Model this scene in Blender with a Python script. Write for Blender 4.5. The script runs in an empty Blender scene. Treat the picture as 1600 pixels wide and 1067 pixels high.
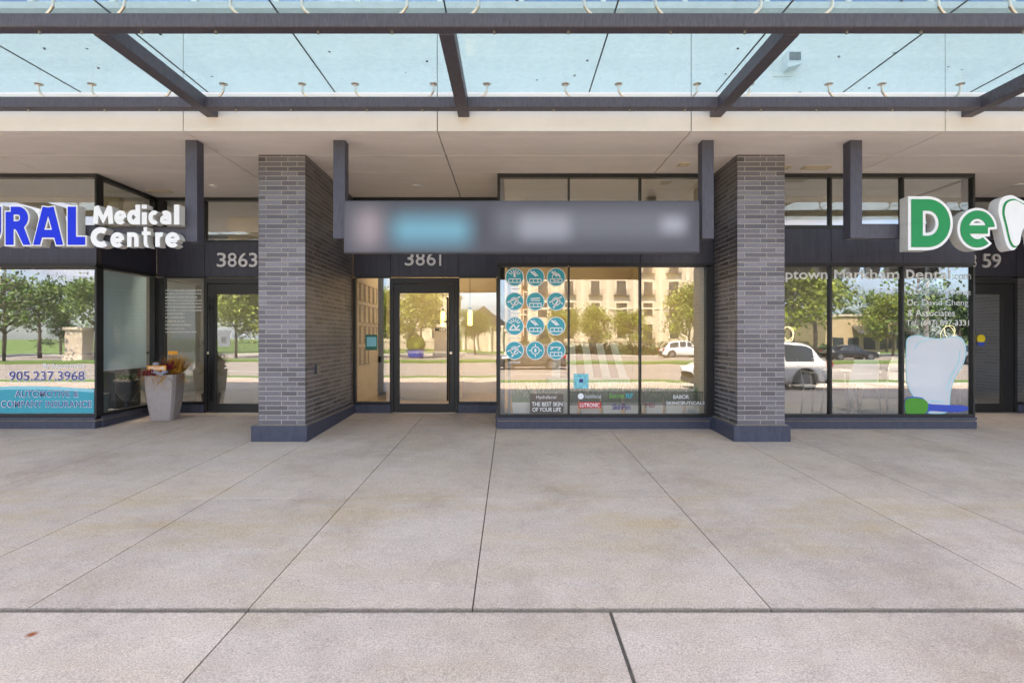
import bpy, math, random
from mathutils import Vector, Matrix
S = bpy.context.scene
C = S.collection
R = math.radians
# ------------------------------------------------------------------ camera, sky, sun, exposure
F = 840.0                       # focal length in pixels of the 1600 px wide photograph
EYE = 1.375
cd = bpy.data.cameras.new('camera'); cam = bpy.data.objects.new('camera', cd); C.objects.link(cam)
cam.location = (0, 0, EYE); cam.rotation_euler = (R(90), 0, 0)
cd.sensor_width = 36; cd.lens = 36 * F / 1600; cd.shift_x = 2 / 1600; cd.shift_y = -5.5 / 1600
cd.clip_start = .05; cd.clip_end = 3000
S.camera = cam
S.render.resolution_x = 1024; S.render.resolution_y = 682
SUN_EL, SUN_AZ = 56, -14       # sun stands behind the building
w = bpy.data.worlds.new('World'); S.world = w; w.use_nodes = True
nt = w.node_tree; nd = nt.nodes; lk = nt.links
for n in list(nd): nd.remove(n)
out = nd.new('ShaderNodeOutputWorld'); bg = nd.new('ShaderNodeBackground')
sky = nd.new('ShaderNodeTexSky'); sky.sky_type = 'NISHITA'; sky.sun_disc = False
sky.sun_elevation = R(SUN_EL); sky.sun_rotation = R(SUN_AZ); sky.dust_density = .6; sky.ozone_density = 1.6
tc = nd.new('ShaderNodeTexCoord'); mp = nd.new('ShaderNodeMapping'); mp.inputs['Scale'].default_value = (1.5, 1.5, 5.5)
nz = nd.new('ShaderNodeTexNoise'); nz.inputs['Scale'].default_value = 1.7; nz.inputs['Detail'].default_value = 8; nz.inputs['Roughness'].default_value = .58
rp = nd.new('ShaderNodeValToRGB'); rp.color_ramp.elements[0].position = .47; rp.color_ramp.elements[1].position = .64
nz2 = nd.new('ShaderNodeTexNoise'); nz2.inputs['Scale'].default_value = 4; nz2.inputs['Detail'].default_value = 6
cr = nd.new('ShaderNodeValToRGB'); cr.color_ramp.elements[0].color = (1.8, 2.0, 2.5, 1); cr.color_ramp.elements[1].color = (6.0, 6.0, 6.2, 1)
cr.color_ramp.elements[0].position = .35; cr.color_ramp.elements[1].position = .62
mx = nd.new('ShaderNodeMixRGB')
lk.new(tc.outputs['Generated'], mp.inputs['Vector']); lk.new(mp.outputs[0], nz.inputs['Vector']); lk.new(mp.outputs[0], nz2.inputs['Vector'])
lk.new(nz.outputs['Fac'], rp.inputs[0]); lk.new(nz2.outputs['Fac'], cr.inputs[0])
lk.new(rp.outputs[0], mx.inputs[0]); lk.new(sky.outputs[0], mx.inputs[1]); lk.new(cr.outputs[0], mx.inputs[2])
sx_ = nd.new('ShaderNodeSeparateXYZ'); lk.new(tc.outputs['Generated'], sx_.inputs[0])
gr = nd.new('ShaderNodeValToRGB'); gr.color_ramp.elements[0].position = .0; gr.color_ramp.elements[0].color = (.30, .37, .50, 1)   # low sky dimmed towards grey blue so its reflection in the glass stays darker
gr.color_ramp.elements[1].position = .55; gr.color_ramp.elements[1].color = (1, 1, 1, 1); lk.new(sx_.outputs['Z'], gr.inputs[0])
ml = nd.new('ShaderNodeMixRGB'); ml.blend_type = 'MULTIPLY'; ml.inputs[0].default_value = 1; lk.new(mx.outputs[0], ml.inputs[1]); lk.new(gr.outputs[0], ml.inputs[2])
lk.new(ml.outputs[0], bg.inputs[0]); bg.inputs[1].default_value = .15; lk.new(bg.outputs[0], out.inputs[0])
sd = bpy.data.lights.new('sun', 'SUN'); sd.energy = 3.1; sd.angle = R(.5); sd.color = (1, .95, .87)
sun = bpy.data.objects.new('sun', sd); C.objects.link(sun)
_d = Vector((math.sin(R(SUN_AZ)) * math.cos(R(SUN_EL)), math.cos(R(SUN_AZ)) * math.cos(R(SUN_EL)), math.sin(R(SUN_EL))))
sun.rotation_euler = _d.to_track_quat('Z', 'Y').to_euler()
S.view_settings.view_transform = 'Standard'; S.view_settings.look = 'None'; S.view_settings.gamma = 1
S.view_settings.exposure = 2.62
S.view_settings.use_white_balance = True; S.view_settings.white_balance_temperature = 8000; S.view_settings.white_balance_tint = 17

# ------------------------------------------------------------------ helpers
def X(px, d): return (px - 798) * d / F          # metres from a measurement on the photo, at depth d
def Z(py, d): return EYE + (528 - py) * d / F
def gz(y): return -.0333 * (9.9 - y)             # height of the sloping pavement
DOOR, BAY, PIL, SOF = 9.9, 8.46, 7.60, 3.963
rnd = random.Random(7)

def mat(name, col, rough=.6, metal=0, var=.0, vs=8, bump=0, bs=60, stretch=(1, 1, 1), isl=0, coat=0, emit=None, es=0, spec=.5, det=5):
    m = bpy.data.materials.new(name); m.use_nodes = True
    t = m.node_tree; n = t.nodes; b = n['Principled BSDF']
    b.inputs['Roughness'].default_value = rough; b.inputs['Metallic'].default_value = metal
    b.inputs['Specular IOR Level'].default_value = spec
    b.inputs['Coat Weight'].default_value = coat
    b.inputs['Base Color'].default_value = (*col, 1)
    if emit: b.inputs['Emission Color'].default_value = (*emit, 1); b.inputs['Emission Strength'].default_value = es
    if var or bump or isl:
        g = n.new('ShaderNodeNewGeometry'); mpp = n.new('ShaderNodeMapping'); mpp.inputs['Scale'].default_value = stretch
        t.links.new(g.outputs['Position'], mpp.inputs['Vector'])
        hs = n.new('ShaderNodeHueSaturation'); hs.inputs['Color'].default_value = (*col, 1)
        z = n.new('ShaderNodeTexNoise'); z.inputs['Scale'].default_value = vs; z.inputs['Detail'].default_value = det; z.inputs['Roughness'].default_value = .65
        t.links.new(mpp.outputs[0], z.inputs['Vector'])
        mr = n.new('ShaderNodeMapRange'); mr.inputs['From Min'].default_value = .25; mr.inputs['From Max'].default_value = .75
        mr.inputs['To Min'].default_value = 1 - var; mr.inputs['To Max'].default_value = 1 + var
        t.links.new(z.outputs['Fac'], mr.inputs['Value'])
        val = mr.outputs[0]
        if isl:
            m2 = n.new('ShaderNodeMapRange'); m2.inputs['To Min'].default_value = 1 - isl; m2.inputs['To Max'].default_value = 1 + isl
            t.links.new(g.outputs['Random Per Island'], m2.inputs['Value'])
            mm = n.new('ShaderNodeMath'); mm.operation = 'MULTIPLY'; t.links.new(val, mm.inputs[0]); t.links.new(m2.outputs[0], mm.inputs[1]); val = mm.outputs[0]
        t.links.new(val, hs.inputs['Value']); t.links.new(hs.outputs[0], b.inputs['Base Color'])
        if bump:
            z2 = n.new('ShaderNodeTexNoise'); z2.inputs['Scale'].default_value = bs; z2.inputs['Detail'].default_value = 4
            t.links.new(mpp.outputs[0], z2.inputs['Vector'])
            bp = n.new('ShaderNodeBump'); bp.inputs['Strength'].default_value = bump; bp.inputs['Distance'].default_value = .01
            t.links.new(z2.outputs['Fac'], bp.inputs['Height']); t.links.new(bp.outputs[0], b.inputs['Normal'])
    return m

def glass(name, refl, tint, rough=0.0, wav=.0, dirt=0, ior=1.5):
    m = bpy.data.materials.new(name); m.use_nodes = True
    t = m.node_tree; n = t.nodes
    for q in list(n): n.remove(q)
    o = n.new('ShaderNodeOutputMaterial'); tr = n.new('ShaderNodeBsdfTransparent'); gl = n.new('ShaderNodeBsdfGlossy'); mix = n.new('ShaderNodeMixShader')
    tr.inputs[0].default_value = (*tint, 1); gl.inputs['Roughness'].default_value = rough; gl.inputs[0].default_value = (.90, .93, .95, 1)
    fr = n.new('ShaderNodeFresnel'); fr.inputs[0].default_value = ior
    g = n.new('ShaderNodeNewGeometry')
    fi = n.new('ShaderNodeMapRange'); fi.inputs['To Min'].default_value = ior; fi.inputs['To Max'].default_value = 1 / ior   # both faces of a pane reflect alike
    t.links.new(g.outputs['Backfacing'], fi.inputs['Value']); t.links.new(fi.outputs[0], fr.inputs[0])
    ad = n.new('ShaderNodeMath'); ad.operation = 'ADD'; ad.use_clamp = True; ad.inputs[1].default_value = refl
    t.links.new(fr.outputs[0], ad.inputs[0]); t.links.new(ad.outputs[0], mix.inputs[0])
    t.links.new(tr.outputs[0], mix.inputs[1]); t.links.new(gl.outputs[0], mix.inputs[2])
    last = mix.outputs[0]
    if wav:
        z = n.new('ShaderNodeTexNoise'); z.inputs['Scale'].default_value = 1.3; z.inputs['Detail'].default_value = 1
        t.links.new(g.outputs['Position'], z.inputs['Vector'])
        bp = n.new('ShaderNodeBump'); bp.inputs['Strength'].default_value = wav; bp.inputs['Distance'].default_value = .01
        t.links.new(z.outputs['Fac'], bp.inputs['Height']); t.links.new(bp.outputs[0], gl.inputs['Normal'])
    if dirt:
        z = n.new('ShaderNodeTexNoise'); z.inputs['Scale'].default_value = 9; z.inputs['Detail'].default_value = 8; z.inputs['Roughness'].default_value = .8
        mpp = n.new('ShaderNodeMapping'); mpp.inputs['Scale'].default_value = (1.2, 2.2, 1)
        t.links.new(g.outputs['Position'], mpp.inputs['Vector']); t.links.new(mpp.outputs[0], z.inputs['Vector'])
        r = n.new('ShaderNodeValToRGB'); r.color_ramp.elements[0].position = .42; r.color_ramp.elements[1].position = .78
        r.color_ramp.elements[0].color = (dirt * .5,) * 3 + (1,); r.color_ramp.elements[1].color = (dirt,) * 3 + (1,)
        t.links.new(z.outputs['Fac'], r.inputs[0])
        df = n.new('ShaderNodeBsdfDiffuse'); df.inputs[0].default_value = (.70, .80, .74, 1)
        tl = n.new('ShaderNodeBsdfTranslucent'); tl.inputs[0].default_value = (.80, .92, .86, 1)
        md = n.new('ShaderNodeMixShader'); md.inputs[0].default_value = .5
        t.links.new(df.outputs[0], md.inputs[1]); t.links.new(tl.outputs[0], md.inputs[2])
        m3 = n.new('ShaderNodeMixShader'); t.links.new(r.outputs[0], m3.inputs[0]); t.links.new(last, m3.inputs[1]); t.links.new(md.outputs[0], m3.inputs[2])
        last = m3.outputs[0]
        zs = n.new('ShaderNodeTexVoronoi'); zs.inputs['Scale'].default_value = 3.2; zs.inputs['Randomness'].default_value = 1; t.links.new(g.outputs['Position'], zs.inputs['Vector'])
        rs = n.new('ShaderNodeValToRGB'); rs.color_ramp.elements[0].position = .035; rs.color_ramp.elements[0].color = (1, 1, 1, 1); rs.color_ramp.elements[1].position = .06; rs.color_ramp.elements[1].color = (0, 0, 0, 1)
        t.links.new(zs.outputs['Distance'], rs.inputs[0]); dk = n.new('ShaderNodeBsdfDiffuse'); dk.inputs[0].default_value = (.06, .06, .05, 1)
        m4 = n.new('ShaderNodeMixShader'); t.links.new(rs.outputs[0], m4.inputs[0]); t.links.new(last, m4.inputs[1]); t.links.new(dk.outputs[0], m4.inputs[2]); last = m4.outputs[0]
    t.links.new(last, o.inputs[0])
    return m

def film(name, col, op):
    m = bpy.data.materials.new(name); m.use_nodes = True
    t = m.node_tree; n = t.nodes; b = n['Principled BSDF']; b.inputs['Base Color'].default_value = (*col, 1)
    b.inputs['Roughness'].default_value = .25; b.inputs['Alpha'].default_value = op
    return m

WORLD = {}
def link(o, name, parent=None):
    C.objects.link(o)
    if parent: o.parent = parent
    return o
def empty(name, loc, label, cat, group=None, parent=None):
    o = bpy.data.objects.new(name, None); C.objects.link(o); o.empty_display_size = .2
    loc = Vector(loc); WORLD[o] = loc
    if parent: o.parent = parent; o.location = loc - WORLD[parent]
    else: o.location = loc; tag(o, label, cat, group)
    return o
def tag(o, label=None, cat=None, group=None, kind=None):
    if label: o['label'] = label
    if cat: o['category'] = cat
    if group: o['group'] = group
    if kind: o['kind'] = kind
    return o
class MB:
    def __init__(s): s.v = []; s.f = []; s.mi = []; s.cur = 0
    def add(s, vs, fs):
        k = len(s.v); s.v += [tuple(q) for q in vs]; s.f += [tuple(k + i for i in f) for f in fs]; s.mi += [s.cur] * len(fs); return s
    def box(s, x0, x1, y0, y1, z0, z1):
        return s.add([(x0, y0, z0), (x1, y0, z0), (x1, y1, z0), (x0, y1, z0), (x0, y0, z1), (x1, y0, z1), (x1, y1, z1), (x0, y1, z1)],
              [(0, 3, 2, 1), (4, 5, 6, 7), (0, 1, 5, 4), (1, 2, 6, 5), (2, 3, 7, 6), (3, 0, 4, 7)])
    def obox(s, o, u, n, u0, u1, n0, n1, z0, z1):
        # o origin, u along the wall, n outward
        P = lambda a, b, z: (o[0] + u[0] * a + n[0] * b, o[1] + u[1] * a + n[1] * b, z)
        vs = [P(u0, n0, z0), P(u1, n0, z0), P(u1, n1, z0), P(u0, n1, z0), P(u0, n0, z1), P(u1, n0, z1), P(u1, n1, z1), P(u0, n1, z1)]
        return s.add(vs, [(0, 3, 2, 1), (4, 5, 6, 7), (0, 1, 5, 4), (1, 2, 6, 5), (2, 3, 7, 6), (3, 0, 4, 7)])
    def tube(s, pts, rs, n=8, cap=True):
        if not isinstance(rs, (list, tuple)): rs = [rs] * len(pts)
        pts = [Vector(p) for p in pts]; k = len(s.v); ring = []
        for i, p in enumerate(pts):
            d = (pts[min(i + 1, len(pts) - 1)] - pts[max(i - 1, 0)]).normalized()
            a = d.orthogonal().normalized() if i == 0 else (a - d * a.dot(d)).normalized()
            b = d.cross(a)
            for j in range(n):
                t = 2 * math.pi * j / n; s.v.append(tuple(p + (a * math.cos(t) + b * math.sin(t)) * rs[i]))
        for i in range(len(pts) - 1):
            for j in range(n):
                s.f.append((k + i * n + j, k + i * n + (j + 1) % n, k + (i + 1) * n + (j + 1) % n, k + (i + 1) * n + j)); s.mi.append(s.cur)
        if cap:
            s.f.append(tuple(k + j for j in reversed(range(n)))); s.f.append(tuple(k + (len(pts) - 1) * n + j for j in range(n))); s.mi += [s.cur] * 2
        return s
    def lathe(s, c, prof, n=20, sq=None):
        k = len(s.v)
        for (r, z) in prof:
            for j in range(n):
                t = 2 * math.pi * j / n; s.v.append((c[0] + r * math.cos(t), c[1] + r * math.sin(t), c[2] + z))
        for i in range(len(prof) - 1):
            for j in range(n):
                s.f.append((k + i * n + j, k + i * n + (j + 1) % n, k + (i + 1) * n + (j + 1) % n, k + (i + 1) * n + j)); s.mi.append(s.cur)
        s.f.append(tuple(k + j for j in reversed(range(n)))); s.f.append(tuple(k + (len(prof) - 1) * n + j for j in range(n))); s.mi += [s.cur] * 2
        return s
    def prism(s, pts, y0, y1):
        # polygon (x,z) extruded in y
        n = len(pts); k = len(s.v)
        s.v += [(p[0], y0, p[1]) for p in pts] + [(p[0], y1, p[1]) for p in pts]
        s.f.append(tuple(k + i for i in range(n))); s.f.append(tuple(k + n + i for i in reversed(range(n)))); s.mi += [s.cur] * 2
        for i in range(n):
            j = (i + 1) % n; s.f.append((k + i, k + n + i, k + n + j, k + j)); s.mi.append(s.cur)
        return s
    def build(s, name, m, parent=None, bevel=0, smooth=False, label=None, cat=None, group=None, kind=None, center=True):
        me = bpy.data.meshes.new(name)
        if center:
            xs = [v[0] for v in s.v]; ys = [v[1] for v in s.v]; zs = [v[2] for v in s.v]
            c = Vector(((min(xs) + max(xs)) / 2, (min(ys) + max(ys)) / 2, min(zs)))
        else: c = Vector((0, 0, 0))
        me.from_pydata([(v[0] - c.x, v[1] - c.y, v[2] - c.z) for v in s.v], [], s.f)
        for q in (m if isinstance(m, (list, tuple)) else [m]): me.materials.append(q)
        if any(s.mi): me.polygons.foreach_set('material_index', s.mi)
        if smooth: me.polygons.foreach_set('use_smooth', [True] * len(me.polygons))
        me.update()
        o = bpy.data.objects.new(name, me); C.objects.link(o); WORLD[o] = c.copy()
        if parent: o.parent = parent; o.location = c - WORLD[parent]
        else: o.location = c
        if bevel:
            b = o.modifiers.new('bevel', 'BEVEL'); b.width = bevel; b.segments = 2; b.limit_method = 'ANGLE'
        tag(o, label, cat, group, kind)
        return o
def copy_tree(o, parent=None):
    c = o.copy(); C.objects.link(c); WORLD[c] = WORLD[o].copy()
    if parent: c.parent = parent
    for ch in [q for q in list(C.objects) if q.parent == o]: copy_tree(ch, c)
    return c
def put(o, loc, rz=0, sc=1, label=None):
    o.location = loc; o.rotation_euler = (0, 0, rz); o.scale = (sc, sc, sc) if not isinstance(sc, tuple) else sc
    if label: o['label'] = label
    return o

def text_mesh(body, bold=0, extrude=0, bevel=0, space=1.0, align='LEFT', line=1.0):
    cu = bpy.data.curves.new('t', 'FONT'); cu.body = body; cu.offset = bold; cu.extrude = extrude; cu.bevel_depth = bevel
    cu.space_character = space; cu.align_x = align; cu.space_line = line; cu.resolution_u = 4
    o = bpy.data.objects.new('t', cu); C.objects.link(o)
    dg = bpy.context.evaluated_depsgraph_get(); dg.update()
    me = bpy.data.meshes.new_from_object(o.evaluated_get(dg))
    bpy.data.objects.remove(o); bpy.data.curves.remove(cu)
    return me
def text(name, body, x0, x1, z0, z1, y, m, depth=.001, bold=0, parent=None, space=1.0, align='LEFT', line=1.0, pad=0, axis='y', **kw):
    """letters filling x0..x1 by z0..z1, their backs on the plane y, standing 'depth' towards the street"""
    me = text_mesh(body, bold, .5, 0, space, align, line)
    xs = [v.co.x for v in me.vertices]; zs = [v.co.y for v in me.vertices]
    ax, bx, az, bz = min(xs), max(xs), min(zs), max(zs)
    c = Vector(((x0 + x1) / 2, y, z0))
    for v in me.vertices:
        u = (v.co.x - ax) / (bx - ax) * (x1 - x0) + x0; q = (v.co.y - az) / (bz - az) * (z1 - z0) + z0
        v.co = Vector((u, y - (v.co.z + .5) * depth, q)) - c
    me.materials.clear(); me.materials.append(m); me.name = name
    o = bpy.data.objects.new(name, me); C.objects.link(o); WORLD[o] = c
    if parent: o.parent = parent; o.location = c - WORLD[parent]
    else: o.location = c
    tag(o, **kw)
    return o
def ptext(name, body, px0, px1, py0, py1, y, m, **kw):   # py0 upper, py1 lower
    return text(name, body, X(px0, y), X(px1, y), Z(py1, y), Z(py0, y), y, m, **kw)

# ------------------------------------------------------------------ materials
def concrete():
    m = bpy.data.materials.new('concrete paving'); m.use_nodes = True
    t = m.node_tree; n = t.nodes; b = n['Principled BSDF']; b.inputs['Roughness'].default_value = .82; b.inputs['Specular IOR Level'].default_value = .35
    g = n.new('ShaderNodeNewGeometry')
    def noise(sc, det, st=(1, 1, 1), ro=.6):
        mp = n.new('ShaderNodeMapping'); mp.inputs['Scale'].default_value = st; t.links.new(g.outputs['Position'], mp.inputs[0])
        z = n.new('ShaderNodeTexNoise'); z.inputs['Scale'].default_value = sc; z.inputs['Detail'].default_value = det; z.inputs['Roughness'].default_value = ro
        t.links.new(mp.outputs[0], z.inputs['Vector']); return z.outputs['Fac']
    def ramp(f, p0, c0, p1, c1):
        r = n.new('ShaderNodeValToRGB'); r.color_ramp.elements[0].position = p0; r.color_ramp.elements[0].color = (*c0, 1)
        r.color_ramp.elements[1].position = p1; r.color_ramp.elements[1].color = (*c1, 1); t.links.new(f, r.inputs[0]); return r.outputs[0]
    def mix(a, b_, f, op='MIX'):
        q = n.new('ShaderNodeMixRGB'); q.blend_type = op
        if isinstance(f, float): q.inputs[0].default_value = f
        else: t.links.new(f, q.inputs[0])
        for i, s_ in ((1, a), (2, b_)):
            if isinstance(s_, tuple): q.inputs[i].default_value = (*s_, 1)
            else: t.links.new(s_, q.inputs[i])
        return q.outputs[0]
    base = ramp(noise(.9, 6, (1, 1, 1), .62), .3, (.495, .40, .33), .7, (.575, .475, .40))
    cloud = ramp(noise(4.5, 7, (1, 1.2, 1), .7), .3, (.90, .895, .89), .62, (1.03, 1.03, 1.02))
    c = mix(base, cloud, 1.0, 'MULTIPLY')
    blot = ramp(noise(2.1, 5, (1, .8, 1), .7), .56, (1, 1, 1), .78, (.84, .81, .79))
    c = mix(c, blot, 1.0, 'MULTIPLY')
    # rust and ochre stains in a band across the slabs
    sx = n.new('ShaderNodeSeparateXYZ'); t.links.new(g.outputs['Position'], sx.inputs[0])
    d = n.new('ShaderNodeMath'); d.operation = 'SUBTRACT'; t.links.new(sx.outputs['Y'], d.inputs[0]); d.inputs[1].default_value = 4.65
    a = n.new('ShaderNodeMath'); a.operation = 'ABSOLUTE'; t.links.new(d.outputs[0], a.inputs[0])
    mr = n.new('ShaderNodeMapRange'); mr.inputs['From Min'].default_value = 0; mr.inputs['From Max'].default_value = 1.1; mr.inputs['To Min'].default_value = .85; mr.inputs['To Max'].default_value = .28
    t.links.new(a.outputs[0], mr.inputs['Value'])
    st = ramp(noise(1.5, 5, (.7, 1.7, 1), .65), .44, (0, 0, 0), .66, (1, 1, 1))
    mm = n.new('ShaderNodeMath'); mm.operation = 'MULTIPLY'; t.links.new(st, mm.inputs[0]); t.links.new(mr.outputs[0], mm.inputs[1])
    c = mix(c, (.50, .37, .225), mm.outputs[0])
    # darker worn patches, a rust spot and dirt gathered along the wide joint
    wp = ramp(noise(.75, 6, (1.1, .7, 1), .7), .50, (1, 1, 1), .72, (.80, .765, .745)); c = mix(c, wp, 1.0, 'MULTIPLY')
    vd = n.new('ShaderNodeVectorMath'); vd.operation = 'DISTANCE'; vd.inputs[1].default_value = (-2.61, 2.93, -.235); t.links.new(g.outputs['Position'], vd.inputs[0])
    c = mix((.30, .07, .015), c, ramp(vd.outputs['Value'], .012, (0, 0, 0), .035, (1, 1, 1)))
    dj = n.new('ShaderNodeMath'); dj.operation = 'SUBTRACT'; t.links.new(sx.outputs['Y'], dj.inputs[0]); dj.inputs[1].default_value = 3.165
    aj = n.new('ShaderNodeMath'); aj.operation = 'ABSOLUTE'; t.links.new(dj.outputs[0], aj.inputs[0])
    nj = n.new('ShaderNodeMath'); nj.operation = 'MULTIPLY_ADD'; t.links.new(noise(14, 4), nj.inputs[0]); nj.inputs[1].default_value = -.030; t.links.new(aj.outputs[0], nj.inputs[2])
    c = mix((.26, .22, .175), c, ramp(nj.outputs[0], .0, (0, 0, 0), .012, (1, 1, 1)))
    sp = ramp(noise(110, 3, (1, 1, 1), .8), .36, (.60, .585, .57), .64, (1.25, 1.24, 1.23))
    c = mix(c, sp, .85, 'MULTIPLY')
    dots = ramp(noise(48, 2, (1, 1, 1), .5), .25, (.55, .53, .52), .33, (1, 1, 1))
    c = mix(c, dots, .8, 'MULTIPLY')
    isl = n.new('ShaderNodeMapRange'); isl.inputs['To Min'].default_value = .94; isl.inputs['To Max'].default_value = 1.05; t.links.new(g.outputs['Random Per Island'], isl.inputs['Value'])
    c = mix(c, isl.outputs[0], 1.0, 'MULTIPLY')
    t.links.new(c, b.inputs['Base Color'])
    bp = n.new('ShaderNodeBump'); bp.inputs['Strength'].default_value = .35; bp.inputs['Distance'].default_value = .006
    t.links.new(noise(120, 4, (1, 1, 1), .7), bp.inputs['Height']); t.links.new(bp.outputs[0], b.inputs['Normal'])
    return m
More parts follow.
